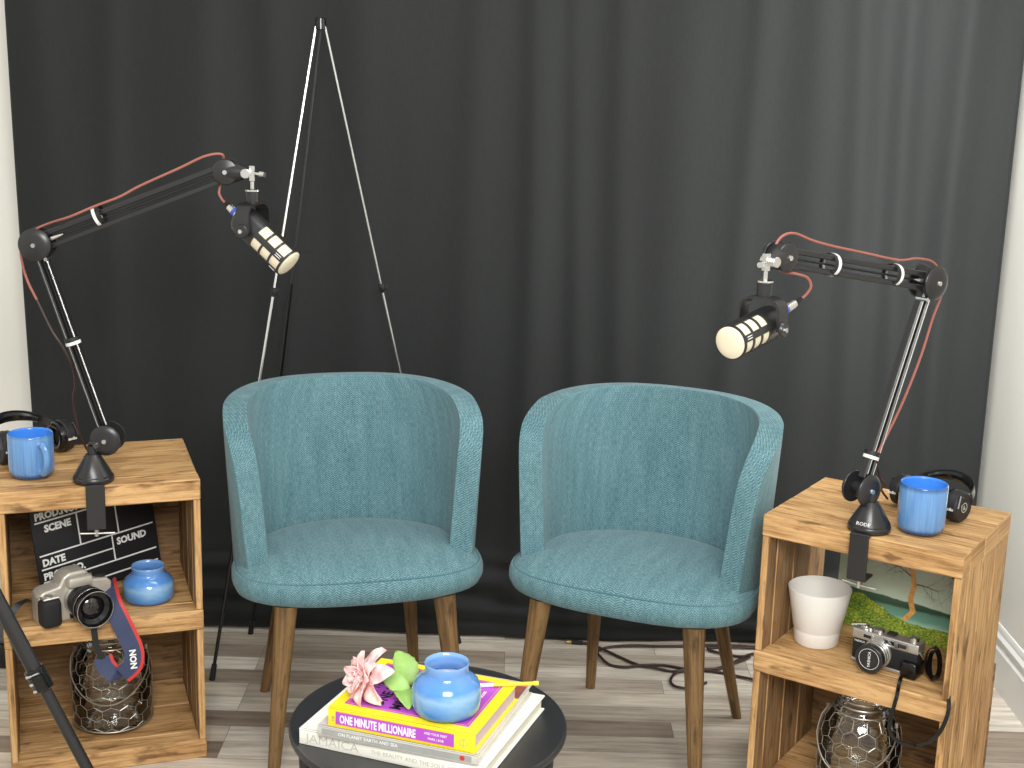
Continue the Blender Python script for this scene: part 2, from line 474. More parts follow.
# ------------------------------------------------------------------ tub chairs
def chair_meshes():
    P = {}
    # seat: stacked rounded outlines
    def outline(ins, n=56):
        pts = []
        for k in range(n):
            a = 2*math.pi*k/n
            ca, sa = math.cos(a), math.sin(a)
            if sa < 0: e = 2/2.7; ry = .165-ins
            else: e = 2/2.1; ry = .245-ins
            x = (.272-ins)*math.copysign(abs(ca)**e, ca); y = -.052+ry*math.copysign(abs(sa)**e, sa)
            pts.append((x, y))
        return pts
    layers = [(.368, .085), (.370, .05), (.375, .024), (.384, .007), (.400, .0), (.416, .0), (.428, .004), (.434, .010), (.440, .014), (.448, .03), (.457, .06), (.464, .11), (.467, .16)]
    vs = []; fs = []
    n = 56
    for z, ins in layers:
        for (x, y) in outline(ins):
            dz = -.006*(abs(x)/.26)**2 if z > .43 else 0
            vs.append((x, y, z+dz))
    for j in range(len(layers)-1):
        for k in range(n): fs.append([j*n+k, j*n+(k+1) % n, (j+1)*n+(k+1) % n, (j+1)*n+k])
    fs.append(list(range(n))[::-1]); fs.append([(len(layers)-1)*n+k for k in range(n)])
    cum = [0.0]
    for q in range(1, len(layers)): cum.append(cum[-1]+math.hypot(layers[q][0]-layers[q-1][0], layers[q][1]-layers[q-1][1]))
    us = []
    for f in fs:
        top = max(f) >= 9*n or len(f) > 4
        if top: us.append([(vs[i][0], vs[i][1]) for i in f])
        else:
            q = []
            for i in f:
                j, k = divmod(i, n)
                if k == 0 and max(ii % n for ii in f) == n-1: k = n
                q.append((2*math.pi*k/n*.24, cum[j]))
            us.append(q)
    s = MB(); s.add(vs, fs, uvs=us); P['seat'] = s
    # welt round the seat front, following the seam
    w = MB(); o = outline(.0085)
    pts = [(x, y, .4325-.006*(abs(x)/.26)**2) for (x, y) in o if y < .04]
    pts.sort(key=lambda p: math.atan2(p[1]-.2, p[0]))
    w.tube(pts, .0020, 6); P['welt'] = w
    # shell mid surface
    ns, nt = 56, 26
    vs = []; fs = []
    for j in range(nt+1):
        t = j/nt
        for i in range(ns+1):
            sN = -1+2*i/ns
            fm = R(118-10*t-30*t**9)
            ph = sN*fm
            H = .772-.016*abs(sN)**3
            z = .385+(H-.385)*t
            lean = (z-.385)/.39
            rx = .236+.021*lean
            ry = .212+.045*lean
            sx, cy = math.sin(ph), math.cos(ph)
            x = rx*math.copysign(abs(sx)**.86, sx)
            y = (ry if cy > 0 else .20)*math.copysign(abs(cy)**.9, cy)
            y -= .0
            vs.append((x, y, z))
    for j in range(nt):
        for i in range(ns):
            a = j*(ns+1)+i; fs.append([a, a+1, a+ns+2, a+ns+1])
    us = []
    for f in fs: us.append([((i % (ns+1))/ns*1.05, vs[i][2]) for i in f])
    sh = MB(); sh.add(vs, fs, uvs=us); P['shell'] = sh
    return P
def leg_mb(top, foot, rt=.0235, rb=.0115, square=False):
    mb = MB(); top = V(top); foot = V(foot)
    d = (foot-top); n = 10; vs = []; fs = []; seg = 16; us = []
    for i in range(n+1):
        t = i/n; r = rt+(rb-rt)*t**.9
        c = top+d*t
        for k in range(seg):
            a = 2*math.pi*k/seg
            vs.append((c.x+r*math.cos(a), c.y+r*math.sin(a)*.85, c.z))
    o = random.random()*5
    for i in range(n):
        for k in range(seg):
            k2 = (k+1) % seg
            fs.append([i*seg+k, i*seg+k2, (i+1)*seg+k2, (i+1)*seg+k])
            us.append([(i/n*.4+o, k/seg*.14), (i/n*.4+o, (k+1)/seg*.14), ((i+1)/n*.4+o, (k+1)/seg*.14), ((i+1)/n*.4+o, k/seg*.14)])
    fs.append(list(range(seg))); us.append([(0, 0)]*seg); fs.append([n*seg+k for k in range(seg)]); us.append([(0, 0)]*seg)
    mb.add(vs, fs, uvs=us); return mb
P = chair_meshes()
def make_chair(label, loc, rz):
    t = thing('tub_chair', label, 'chair', loc, rz, 'teal tub chairs')
    P['seat'].build('seat', M['fabric'], t, sharp=60)
    P['welt'].build('piping', M['piping'], t)
    sh = P['shell'].build('backrest', [M['fabric'], M['fabric_edge']], t, sharp=180)
    md = sh.modifiers.new('padding', 'SOLIDIFY'); md.thickness = .052; md.offset = 0; md.material_offset_rim = 1
    bv = sh.modifiers.new('seam', 'BEVEL'); bv.width = .012; bv.segments = 2; bv.limit_method = 'ANGLE'; bv.angle_limit = R(50)
    sb = sh.modifiers.new('soft', 'SUBSURF'); sb.levels = 1; sb.render_levels = 2
    for sx in (-1, 1):
        o = leg_mb((sx*.168, -.165, .378), (sx*.203, -.205, 0), .0245, .0125).build('leg', M['walnut'], t)
        o = leg_mb((sx*.134, .10, .40), (sx*.183, .230, 0), .0205, .0115).build('leg', M['walnut'], t)
    return t
ch1 = make_chair('teal herringbone tub chair on the left, beside the easel legs', (-.338, 2.934, 0), R(15))
ch2 = thing('tub_chair', 'teal herringbone tub chair on the right, beside the crate with the white pot', 'chair', (.293, 2.893, 0), R(-22.5), 'teal tub chairs')
for c in ch1.children:
    k = c.copy(); COL.objects.link(k); k.parent = ch2

# ------------------------------------------------------------------ wooden crates
def crate(label, center, rz, w, d, back):
    t = thing('wooden_crate', label, 'crate', (center[0], center[1], 0), rz, 'upright wooden crates used as side tables')
    H = .631
    def planks(z0, z1, axis_front=True, name='shelf', sub=3, over=.0):
        # front beam (thick face) and boards behind it
        mb = MB()
        zc = (z0+z1)/2; th = z1-z0
        y = -d/2
        fb = .05
        mb.box((0, y+fb/2, zc), (w, fb-.001, th), .0022, 0, None, 0)
        rest = d-fb; bw = rest/sub
        for k in range(sub):
            tt = th if name == 'top_panel' else .018
            inset = 0 if name == 'top_panel' else .0152
            mb.box((random.uniform(-.001, .001)*(inset == 0), y+fb+bw*(k+.5), z1-tt/2-random.uniform(0, .0012)), (w-2*inset, bw-.0022, tt), .0018, 0, None, 0)
        return mb.build(name, M['crate'] if name != 'bottom_panel' else M['crate'], t, sharp=30)
    planks(H-.045, H, name='top_panel', sub=3)
    planks(.297, .341, name='shelf', sub=2)
    planks(0.0, .041, name='bottom_panel', sub=2)
    PT = .014
    def side_mb(sx, yc, bw, z0, z1):
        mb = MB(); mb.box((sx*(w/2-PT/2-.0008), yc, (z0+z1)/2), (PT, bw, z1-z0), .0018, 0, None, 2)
        for q, f in enumerate(mb.f):     # inner face takes the darker pine, shade in its colour
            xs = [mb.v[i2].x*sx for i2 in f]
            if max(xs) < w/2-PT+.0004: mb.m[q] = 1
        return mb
    for sx in (-1, 1):
        for (z0, z1) in ((.0415, .2965), (.3415, .5855)):
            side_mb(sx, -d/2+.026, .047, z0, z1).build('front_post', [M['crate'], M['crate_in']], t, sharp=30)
        bw = (d-.052)/3
        for k in range(3):
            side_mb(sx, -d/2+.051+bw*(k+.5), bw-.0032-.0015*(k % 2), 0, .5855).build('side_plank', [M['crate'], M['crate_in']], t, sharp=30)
    if back:
        for (z0, z1) in back:
            n = 2; hh = (z1-z0)/n
            for k in range(n):
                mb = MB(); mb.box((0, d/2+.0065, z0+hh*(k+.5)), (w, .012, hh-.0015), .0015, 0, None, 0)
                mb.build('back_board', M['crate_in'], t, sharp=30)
    return t
def corner_center(cx, cy, ang, w, d, side):
    c, s = math.cos(R(ang)), math.sin(R(ang)); k = side*w/2
    return (cx+k*c-d/2*s, cy+k*s+d/2*c)
cL = corner_center(-.641, 2.779, 19.3, .40, .33, -1)
cR = corner_center(.505, 2.648, -33.5, .397, .328, 1)
crate('weathered wooden crate standing on end at the left, with the film slate on its shelf', cL, R(19.3), .40, .33, [(.03, .30), (.335, .60)])
crate('weathered wooden crate standing on end at the right, with the white pot on its shelf', cR, R(-33.5), .397, .328, [(.03, .30)])
def inL(x, y, z=0):   # crate local -> world
    c, s = math.cos(R(19.3)), math.sin(R(19.3)); return (cL[0]+x*c-y*s, cL[1]+x*s+y*c, z)
def inR(x, y, z=0):
    c, s = math.cos(R(-33.5)), math.sin(R(-33.5)); return (cR[0]+x*c-y*s, cR[1]+x*s+y*c, z)
TOP = .6313; SH = .3413; BOT = .0413

# ------------------------------------------------------------------ boom arms
def boom(label, base, th, piv, elb, end, hub, edge_dir, txt, group):
    """base: foot centre on the crate top; piv / elb / end / hub: world points in one upright plane"""
    t = thing('microphone_boom_arm', label, 'microphone arm', base, 0, group)
    B = V(base)
    piv, elb, end, hub = [V(p)-B for p in (piv, elb, end, hub)]
    u = V((math.cos(th), math.sin(th), 0)); w = V((math.sin(th), -math.cos(th), 0))  # w looks at the room
    piv, elb, end = [p-w*.022 for p in (piv, elb, end)]
    ce, se = math.cos(edge_dir), math.sin(edge_dir); ex = V((ce, se, 0)); ey = V((-se, ce, 0))
    # foot
    mb = MB(); mb.lathe([(0, 0), (.0385, 0), (.041, .003), (.041, .010), (.0395, .013), (0, .013)], 36)
    mb.lathe([(0, .0125), (.0400, .0125), (.0395, .016), (.019, .051), (.014, .058), (0, .058)], 8, 0, Matrix.Rotation(edge_dir+math.pi/8, 4, 'Z'))
    foot = mb.build('clamp_foot', M['black_metal'], t, sharp=40)
    if txt:
        nd = (ey*-1); tm = frame(ex, V((0, 0, 1))*.88+ey*.47, nd*.0372+V((0, 0, .018)))
        MB().text(txt, .0095, tm, align='CENTER', sx=1.1).build('lettering', M['white'], foot)
    # clamp strap over the crate edge and jaw beneath
    fy = -.0495; Mx = frame(ex, ey, (0, 0, 0))
    mb = MB(); mb.box((0, fy, -.0415), (.037, .006, .094), .001, 0, Mx); mb.box((0, (fy+.0)/2-.0035, .0015), (.037, .05, .003), 0, 0, Mx)
    mb.box((0, fy+.022, -.0865), (.037, .04, .005), .001, 0, Mx)
    mb.build('clamp_strap', M['black_metal'], t, sharp=30)
    mb = MB(); mb.cyl(Mx @ V((.002, fy+.022, -.108)), Mx @ V((.002, fy+.022, -.052)), .0035); mb.cyl(Mx @ V((.002, fy+.022, -.056)), Mx @ V((.002, fy+.022, -.0465)), .012)
    mb.build('clamp_screw', M['silver_satin'], t)
    mb = MB(); mb.cyl(Mx @ V((-.032, fy+.016, -.100)), Mx @ V((.036, fy+.016, -.104)), .0022); mb.cyl(Mx @ V((.0, fy+.0175, -.108)), Mx @ V((.0, fy+.0175, -.094)), .0045)
    mb.build('tommy_bar', M['silver_satin'], t)
    # neck
    nk = MB(); nk.cyl((0, 0, .055), (0, 0, .075), .010); nk.tube([(0, 0, .07), V((0, 0, .07)).lerp(piv, .5), piv], [.014, .014, .02], 10)
    nk.build('neck', M['black_metal'], t)
    def joint(c, r, name, gap=.034):
        for sgn in (-1, 1):
            mb = MB(); a = c+w*sgn*gap/2
            q = a+w*sgn*.007
            FM = Matrix.Translation(a) @ V((0, 0, 1)).rotation_difference(w*sgn).to_matrix().to_4x4()
            mb.lathe([(0, 0), (r-.001, 0), (r, .0012), (r, .004), (r*.93, .0066), (r*.6, .0088), (.006, .0098), (0, .0098)], 36, 0, FM)
            q = a+w*sgn*.0095
            o = mb.build(name, M['black_metal'], t, sharp=40)
            nb = MB(); nb.cyl(q, q+w*sgn*.004, .0055, .0045, 12); nb.build('bolt_cap', M['silver'], o)
        MB().cyl(c-w*gap/2, c+w*gap/2, .010).build('axle', M['black_matte'], t)
    joint(piv, .0315, 'joint_disc'); joint(elb, .0325, 'joint_disc'); joint(end, .0255, 'joint_disc', .028)
    def seg(a, b_, sep, r, nm, shiny):
        d = (b_-a).normalized(); nrm = w.cross(d).normalized()
        for k, sgn in enumerate((-1, 1)):
            o1 = a+d*.02+nrm*sgn*sep; o2 = b_-d*.02+nrm*sgn*sep
            mb = MB(); F = frame(d, nrm, (o1+o2)/2); mb.box((0, 0, 0), ((o2-o1).length, r*2, .017), .0015, 0, F)
            o = mb.build(nm, M['black_metal'], t, sharp=30)
            if shiny:
                sp = MB(); off = nrm*(-r*.2)+w*.0095  # thin silver line modelled as the highlight along the bar edge
                sp.cyl(o1+d*.01+off, o2-d*.004+off, .0014, seg=6)
                sp.build('edge_highlight', M['silver'], o)
        # spring between the bars
        mb = MB(); mb.cyl(a+d*.03, b_-d*.03, .0022, seg=6); mb.build('tension_rod', M['black_metal'], t)
    seg(piv, elb, .0082, .0034, 'lower_arm_bar', True)
    seg(elb, end, .0132, .0052, 'upper_arm_bar', False)
    # silver wing screw beside the elbow
    d2 = (end-elb).normalized()
    mb = MB(); mb.cyl(elb+d2*.034+w*.012, elb+d2*.062+w*.018, .0045, .0012, 8); mb.build('wing_screw', M['silver'], t)
    d1 = (piv-elb).normalized()
    mb = MB(); mb.cyl(elb+d1*.034-w*.004+d2*.012, elb+d1*.034+w*.022+d2*.012, .004, .004, 8); mb.build('lock_pin', M['silver'], t)
    # tapered bracket to the microphone mount
    hd = (hub-end); hdl = hd.length; hd.normalize()
    mb = MB()
    mb.tube([end-hd*.004, end+hd*.012, end+hd*.03, hub-hd*.010], [.0245, .0225, .0165, .009], 14)
    mb.build('head_bracket', M['black_metal'], t)
    mb = MB(); kn = hub-hd*.012
    mb.cyl(kn-w*.014, kn+w*.020, .0095, .0095, 14, bev=.001); mb.cyl(hub+V((0, 0, -.036)), hub+V((0, 0, .014)), .0042, None, 10)
    mb.box((0, 0, 0), (.011, .011, .03), .001, 0, frame(u, w, hub+V((0, 0, 0)))); mb.lathe([(0, 0), (.0145, 0), (.0145, .003), (0, .003)], 20, 0, Matrix.Translation(hub+V((0, 0, -.034))))
    mb.cyl(hub+hd*.004, hub+hd*.022, .0032, .0032, 8); mb.cyl(hub+hd*.018, hub+hd*.028, .006, .005, 10)
    mb.build('swivel_mount', M['silver'], t)
    return t
boomL = boom('black jointed microphone arm clamped to the left crate above the film slate', (-.852, 2.746, TOP), 0.0, (-.826, 2.746, .717), (-.950, 2.746, 1.114), (-.570, 2.746, 1.267), (-.517, 2.746, 1.266), R(19.3), None, 'microphone arms')
boomR = boom('black jointed microphone arm clamped to the right crate, in front of the landscape picture', (.695, 2.568, TOP), R(35), (.690, 2.564, .710), (.804, 2.644, 1.102), (.474, 2.413, 1.174), (.429, 2.381, 1.170), R(-33.5), 'RODE', 'microphone arms')

# ------------------------------------------------------------------ microphones
def mic(label, hub, head, pitch):
    """hub: yoke stem top. yoke frame: x = heading"""
    t = thing('studio_microphone', label, 'microphone', hub, head, 'broadcast microphones')
    mb = MB(); mb.lathe([(0, 0), (.0135, 0), (.0135, -.001), (.0125, -.030), (0, -.030)], 20); mb.build('yoke_stem', M['black_metal'], t)
    # U yoke: arch over the body, pivots on y
    a = .037; zc = -.072; mb = MB(); path = []
    for k in range(13):
        th = math.pi*k/12; path.append((math.copysign(abs(math.cos(th))**.6, math.cos(th))*a, zc+.010+abs(math.sin(th))**.6*.033))
    path = [(a, zc-.008)]+path+[(-a, zc-.008)]
    n = len(path); vs = []; fs = []
    for (yy, zz) in path:
        d = V((yy, zz-(zc+.012), 0)); d = d.normalized() if d.length else V((0, 1, 0))
        if zz < zc+.01: d = V((math.copysign(1, yy), 0, 0))
        for (xx, o) in ((-.015, 0), (.015, 0), (.015, .005), (-.015, .005)):
            vs.append((xx, yy+d.x*o, zz+d.y*o))
    for i in range(n-1):
        for k in range(4): fs.append([i*4+k, i*4+(k+1) % 4, (i+1)*4+(k+1) % 4, (i+1)*4+k])
    fs.append([0, 1, 2, 3]); fs.append([(n-1)*4+k for k in range(4)])
    mb.add(vs, fs); yk = mb.build('yoke', M['black_metal'], t, sharp=30)
    for sg in (-1, 1):
        kb = MB(); kb.cyl((0, sg*(a+.003), zc-.006), (0, sg*(a+.010), zc-.006), .0145, .013, 20, bev=.001)
        o = kb.build('pivot_knob', M['black_metal'], yk)
        kb = MB(); kb.cyl((0, sg*(a+.010), zc-.006), (0, sg*(a+.0125), zc-.006), .0042, None, 10); kb.build('pivot_screw', M['silver'], yk)
    Mb = Matrix.Translation((0, 0, zc-.006)) @ Matrix.Rotation(pitch, 4, 'Y') @ Matrix.Rotation(R(90), 4, 'Y')   # local z -> heading, dipped
    r = .0305
    mb = MB(); mb.lathe([(0, -.042), (.018, -.042), (.023, -.039), (.029, -.031), (r, -.022), (r, .018), (.027, .020), (0, .020)], 32, 0, Mb)
    body = mb.build('body', M['black_metal'], t, sharp=40)
    mb = MB(); mb.lathe([(0, .019), (.0282, .019), (.0282, .098), (0, .098)], 32, 0, Mb); mb.build('grille', M['cream'], t)
    mb = MB()
    for z0, z1 in ((.0185, .0225), (.0435, .048), (.069, .0735), (.0945, .099)):
        mb.lathe([(.0275, z0), (r, z0), (r, z1), (.0275, z1), (.0275, z0)], 32, 0, Mb)
    for k in range(5):
        a0 = 2*math.pi*(k+.5)/5
        hw = .205; arc = [(rr_*math.cos(a0+q_), rr_*math.sin(a0+q_)) for rr_, qs in ((r, (-hw, -hw/2, 0, hw/2, hw)), (.0276, (hw, hw/2, 0, -hw/2, -hw))) for q_ in qs]
        mb.prism(arc, .020, .096, 0, Mb)
    mb.build('cage', M['black_metal'], t, sharp=30)
    mb = MB(); mb.lathe([(0, .0985), (.0278, .0985), (.0278, .101), (.024, .1035), (.012, .105), (0, .1052)], 32, 0, Mb); mb.build('front_screen', M['cream'], t)
    # small white maker's mark by the front ring, on both sides
    mb = MB()
    for k in (1, 3, 4):
        a0 = 2*math.pi*(k+.5)/5
        c = V((math.cos(a0), math.sin(a0), 0))*.0308; F = Mb @ Matrix.Translation((c.x, c.y, .084)) @ Matrix.Rotation(a0, 4, 'Z')
        mb.box((0, .002, 0), (.0006, .0012, .014), 0, 0, F); mb.box((0, -.002, 0), (.0006, .0012, .014), 0, 0, F)
    mb.build('maker_mark', M['white'], t)
    return t
mic('cream and black studio microphone on the left arm, pointing down to the right', (-.517, 2.746, 1.2355), R(-20.5), R(38))
mic('cream and black studio microphone on the right arm, its round face towards the left', (.429, 2.381, 1.1365), R(-131), R(9))

# ------------------------------------------------------------------ microphone cables and ties
def xlr(t, a, b_):
    a = V(a); b_ = V(b_); d = b_-a
    MB().cyl(a, a+d*.14, .0082, .0085, 14).build('connector_shell', M['silver'], t)
    MB().cyl(a+d*.14, a+d*.34, .0090, .0090, 14, bev=.0006).build('connector_ring', M['blue_ring'], t)
    MB().cyl(a+d*.34, a+d*.70, .0086, .0074, 14, bev=.0006).build('connector_shell', M['silver'], t)
    MB().cyl(a+d*.70, b_, .0066, .0032, 12).build('strain_relief', M['black_rubber'], t)
def cable(label, segs, conn, group):
    o0 = V(segs[0][0][0]); t = thing('microphone_cable', label, 'cable', o0, 0, group)
    for pts, m in segs:
        mb = MB(); mb.tube([p-o0 for p in smooth_path(pts, 5)], .0025, 7); mb.build('cord', M[m], t)
    xlr(t, V(conn[0])-o0, V(conn[1])-o0)
yy = 2.746
cable('thin salmon red cable running along the left microphone arm',
      [([(-.5745, yy+.021, 1.205), (-.582, yy+.024, 1.212), (-.588, yy+.026, 1.224), (-.586, yy+.030, 1.240), (-.583, yy+.03, 1.27), (-.575, yy+.005, 1.300), (-.608, yy, 1.297), (-.658, yy, 1.273), (-.737, yy, 1.236), (-.777, yy, 1.214), (-.827, yy, 1.194), (-.877, yy, 1.172), (-.926, yy+.029, 1.155), (-.957, yy+.029, 1.140), (-.985, yy+.029, 1.110), (-.982, yy+.02, 1.074), (-.966, yy, 1.041), (-.950, yy, 1.005)], 'cord_red'),
       ([(-.950, yy, 1.005), (-.924, yy, .945), (-.906, yy, .915), (-.892, yy+.02, .868), (-.897, yy+.05, .822), (-.915, yy+.09, .775), (-.912, yy+.11, .70), (-.905, yy+.16, .636)], 'cord_brown')],  # lower run of the same cable; its shade is put into a dark cord colour
      ((-.549, 2.758, 1.1835), (-.5755, 2.768, 1.2055)), 'red microphone cables')
cable('thin salmon red cable running along the right microphone arm and down its lower bars',
      [([(.508, 2.4535, 1.0965), (.518, 2.459, 1.104), (.525, 2.460, 1.118), (.517, 2.456, 1.134), (.492, 2.440, 1.143), (.470, 2.446, 1.145), (.455, 2.444, 1.160), (.452, 2.432, 1.190), (0.464, 2.439, 1.208), (0.488, 2.455, 1.212), (0.527, 2.479, 1.197), (0.572, 2.509, 1.184), (0.635, 2.550, 1.169), (0.716, 2.603, 1.150), (0.766, 2.655, 1.147), (0.811, 2.691, 1.132), (0.828, 2.683, 1.089), (0.808, 2.664, 1.032), (0.785, 2.644, 0.956), (0.753, 2.624, 0.871), (0.721, 2.603, 0.807), (0.702, 2.588, 0.774)], 'cord_red'),
       ([(.702, 2.588, .774), (.715, 2.60, .73), (.74, 2.65, .70), (.76, 2.74, .66), (.78, 2.76, .6345)], 'cord_brown')],  # lower run darkened by colour, as on the left cable
      ((.464, 2.420, 1.074), (.509, 2.454, 1.097)), 'red microphone cables')
def tie(c, d, ang, label, r=.0165):
    c = V(c)+(V((-.0126, .018, 0)) if c[0] > 0 else V((0, .022, 0)))
    t = thing('cable_tie', label, 'cable tie', c, 0, 'hook and loop ties on the microphone arms')
    d = V(d).normalized()
    Fd = V((0, 0, 1)).rotation_difference(d).to_matrix().to_4x4() @ Matrix.Diagonal((1, 1, 1, 1))
    def band(z0, z1, ra): return MB().lathe([(ra-.0016, z0), (ra, z0+.0006), (ra, z1-.0006), (ra-.0016, z1), (ra-.0016, z0)], 24, 0, Fd)
    band(-.006, .001, r).build('white_strap', M['white'], t)
    band(.0012, .010, r*.97).build('black_strap', M['black_matte'], t)
dU = V((.38, 0, .153)); dR = V((-.33, -.231, .072))
tie((-.827, yy, 1.174), dU, 0, 'white and black tie round the sloping upper bars of the left microphone arm', .021)
tie((-.889, yy, .917), V((-.124, 0, .397)), 0, 'small white tie round the lower bars of the left microphone arm', .0155)
tie((.582, 2.494, 1.151), dR, 0, 'white tie on the upper bars of the right microphone arm, nearer the microphone', .021)
tie((.722, 2.589, 1.122), dR, 0, 'white tie on the upper bars of the right microphone arm, nearer the elbow joint', .021)
tie((.707, 2.576, .772), V((.114, .08, .392)), 0, 'small white tie low on the right microphone arm above its clamp', .0155)

# ------------------------------------------------------------------ easel
def easel():
    o = V((-.42, 3.30, 0)); t = thing('folding_easel', 'tall thin metal folding easel standing behind the left chair', 'easel', o)
    ap = V((-.469, 3.37, 1.570))-o
    hd = MB(); hd.cyl(ap+V((0, 0, -.020)), ap+V((0, 0, .008)), .014, .012, 14, bev=.002); hd.build('apex_cap', M['black_gloss'], t)
    for F, off, shiny in ((V((-.713, 3.161, 0)), V((-.011, -.004, -.012)), True), (V((-.121, 3.422, 0)), V((.011, -.004, -.012)), True), (V((-.672, 3.445, 0)), V((0, .008, -.012)), False)):
        F = F-o; A = ap+off
        P1 = A.lerp(F, .395); P2 = A.lerp(F, .6)
        m = M['silver'] if shiny else M['black_metal']  # silver on the front rods puts their highlight line into the colour
        MB().cyl(A, P1, .0030, seg=10).build('upper_rod', m, t)
        if shiny: MB().cyl(P1, P2, .0036, seg=10).build('middle_tube', m, t)
        MB().cyl(P2 if shiny else P1, A.lerp(F, .985), .0044, seg=10).build('lower_tube', M['black_gloss'], t)
        if shiny:
            mb = MB(); mb.cyl(A+V((0, -.0042, 0)).lerp(V((0, -.0042, 0)), 0), P1+V((0, -.004, 0)), .0012, seg=6)
            d = (F-A).normalized()
            mb = MB(); mb.cyl(P1-d*.010, P1+d*.012, .008, .008, 12, bev=.001)
            # small hook that holds a board
            s = smooth_path([P1+V((0, -.006, 0)), P1+V((.004, -.02, -.004)), P1+V((.012, -.028, .002)), P1+V((.016, -.028, .012))], 4)
            mb.tube(s, .003, 6); mb.build('rest_clip', M['black_matte'], t)
        MB().cyl(A.lerp(F, .975), F, .0065, .0075, 10).build('rubber_foot', M['black_rubber'], t)
easel()

# ------------------------------------------------------------------ front-left tripod (one leg crosses the frame)
def tripod():
    o = V((-1.1, 2.3, 0)); t = thing('camera_tripod', 'black camera tripod leg crossing in front of the left crate', 'tripod', o)
    top = V((-1.10, 2.3, 1.01))-o
    MB().cyl(top+V((0, 0, -.03)), top+V((0, 0, .05)), .03, .026, 20, bev=.003).build('hub', M['black_matte'], t)
    for F in (V((-.645, 2.3, 0)), V((-1.42, 2.62, 0)), V((-1.36, 1.92, 0))):
        F = F-o; A = top; k = A.lerp(F, .602); d = (F-A).normalized()
        MB().cyl(A, k, .0135, seg=16).build('upper_leg', M['black_metal'], t)
        lo = MB().cyl(k, A.lerp(F, .985), .0105, seg=16).build('lower_leg', M['black_metal'], t)
        MB().cyl(A.lerp(F, .98), F, .012, .014, 12).build('rubber_foot', M['black_rubber'], t)
        side = d.cross(V((0, 1, 0))).normalized(); fr = frame(d, V((0, 1, 0)), k)
        mb = MB(); mb.cyl(k-d*.022, k+d*.022, .0185, .0175, 16, bev=.002); mb.box((.004, -.016, .006), (.030, .012, .022), .002, 0, fr)
        c = mb.build('leg_clamp', M['black_gloss'], t)
        mb = MB()
        for dd in (-.014, .002, .016): mb.cyl(fr @ V((dd, -.016, -.0125)), fr @ V((dd, -.016, .0125)), .0028, seg=8)
        mb.build('clamp_bolt', M['silver'], c)
tripod()
# low black case beyond the left crate
tb = thing('storage_case', 'low flat black case on the floor beyond the left crate', 'case', (-1.31, 3.27, 0))
MB().box((0, 0, .0325), (.19, .16, .065), .006, seg=2).build('case_body', M['black_matte'], tb)
MB().box((0, 0, .069), (.194, .164, .008), .003).build('lid', M['black_metal'], tb)

# ------------------------------------------------------------------ mugs, pot
def mug(label, loc, rz, handle, r=.0445, h=.094):
    t = thing('ceramic_mug', label, 'mug', loc, rz, 'blue glazed mugs')
    prof = [(0, .0), (r-.012, 0), (r-.006, .003), (r-.002, .010), (r, .020), (r, h-.003), (r-.001, h-.0006), (r-.002, h)]
    inn = [(r-.002, h), (r-.0035, h-.001), (r-.0045, h-.004), (r-.0045, .018), (r-.012, .009), (0, .008)]
    MB().lathe(prof, 40).build('cup', M['glaze'], t, sharp=60)
    MB().lathe(inn, 40).build('inside', M['glaze_in'], t, sharp=60)
    if handle:
        pts = smooth_path([(r-.003, 0, h*.80), (r+.014, 0, h*.82), (r+.026, 0, h*.66), (r+.026, 0, h*.42), (r+.012, 0, h*.20), (r-.003, 0, h*.17)], 6)
        mb = MB(); mb.tube(pts, .0066, 10); mb.build('handle', M['glaze'], t)
mug('blue glazed mug with a handle on the left crate', (-.987, 2.772, TOP), R(-47), True, .0455, .092)
mug('blue glazed mug on the right crate in front of the headphones', (.794, 2.570, TOP), R(70), True, .0455, .097)

pt = thing('plant_pot', 'empty white ceramic plant pot on the shelf of the right crate', 'pot', (.6425, 2.702, SH))
MB().lathe([(0, 0), (.043, 0), (.0455, .003), (.0475, .030), (.0475, .032), (.049, .034), (.0640, .116), (.0640, .119), (.0623, .120), (.0608, .117), (.045, .03), (.042, .012), (0, .010)], 48).build('pot_body', M['white_ceramic'], pt, sharp=40)

# ------------------------------------------------------------------ blue candle jars
def candle(label, loc, kr=1.0, kz=1.0):
    t = thing('candle_jar', label, 'candle', loc, 0, 'blue glass candle jars')
    o = [(0, 0), (.043, 0), (.050, .003), (.0535, .010), (.0545, .022), (.0540, .036), (.050, .047), (.040, .056), (.0345, .060), (.034, .064), (.0345, .072), (.0355, .0755), (.0345, .077), (.0325, .076), (.0315, .070), (.031, .062), (.034, .056), (.045, .044), (.049, .034), (.049, .012), (.044, .0055), (0, .005)]
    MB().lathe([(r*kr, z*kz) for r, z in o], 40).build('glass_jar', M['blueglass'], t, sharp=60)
    MB().lathe([(r*kr, z*kz) for r, z in ((0, .0058), (.043, .0062), (.0482, .013), (.0482, .034), (.0445, .043), (.038, .0490), (0, .0485))], 32).build('wax', M['wax'], t, sharp=60)
    MB().cyl((0, 0, .048*kz), (.002, 0, .056*kz), .0009, seg=6).build('wick', M['black_matte'], t)
candle('blue glass candle jar on the yellow book on the round table', (-.0870, 1.968, .5268), .975, 1.04)
candle('blue glass candle jar on the shelf of the left crate beside the film slate', (-.771, 2.834, SH))

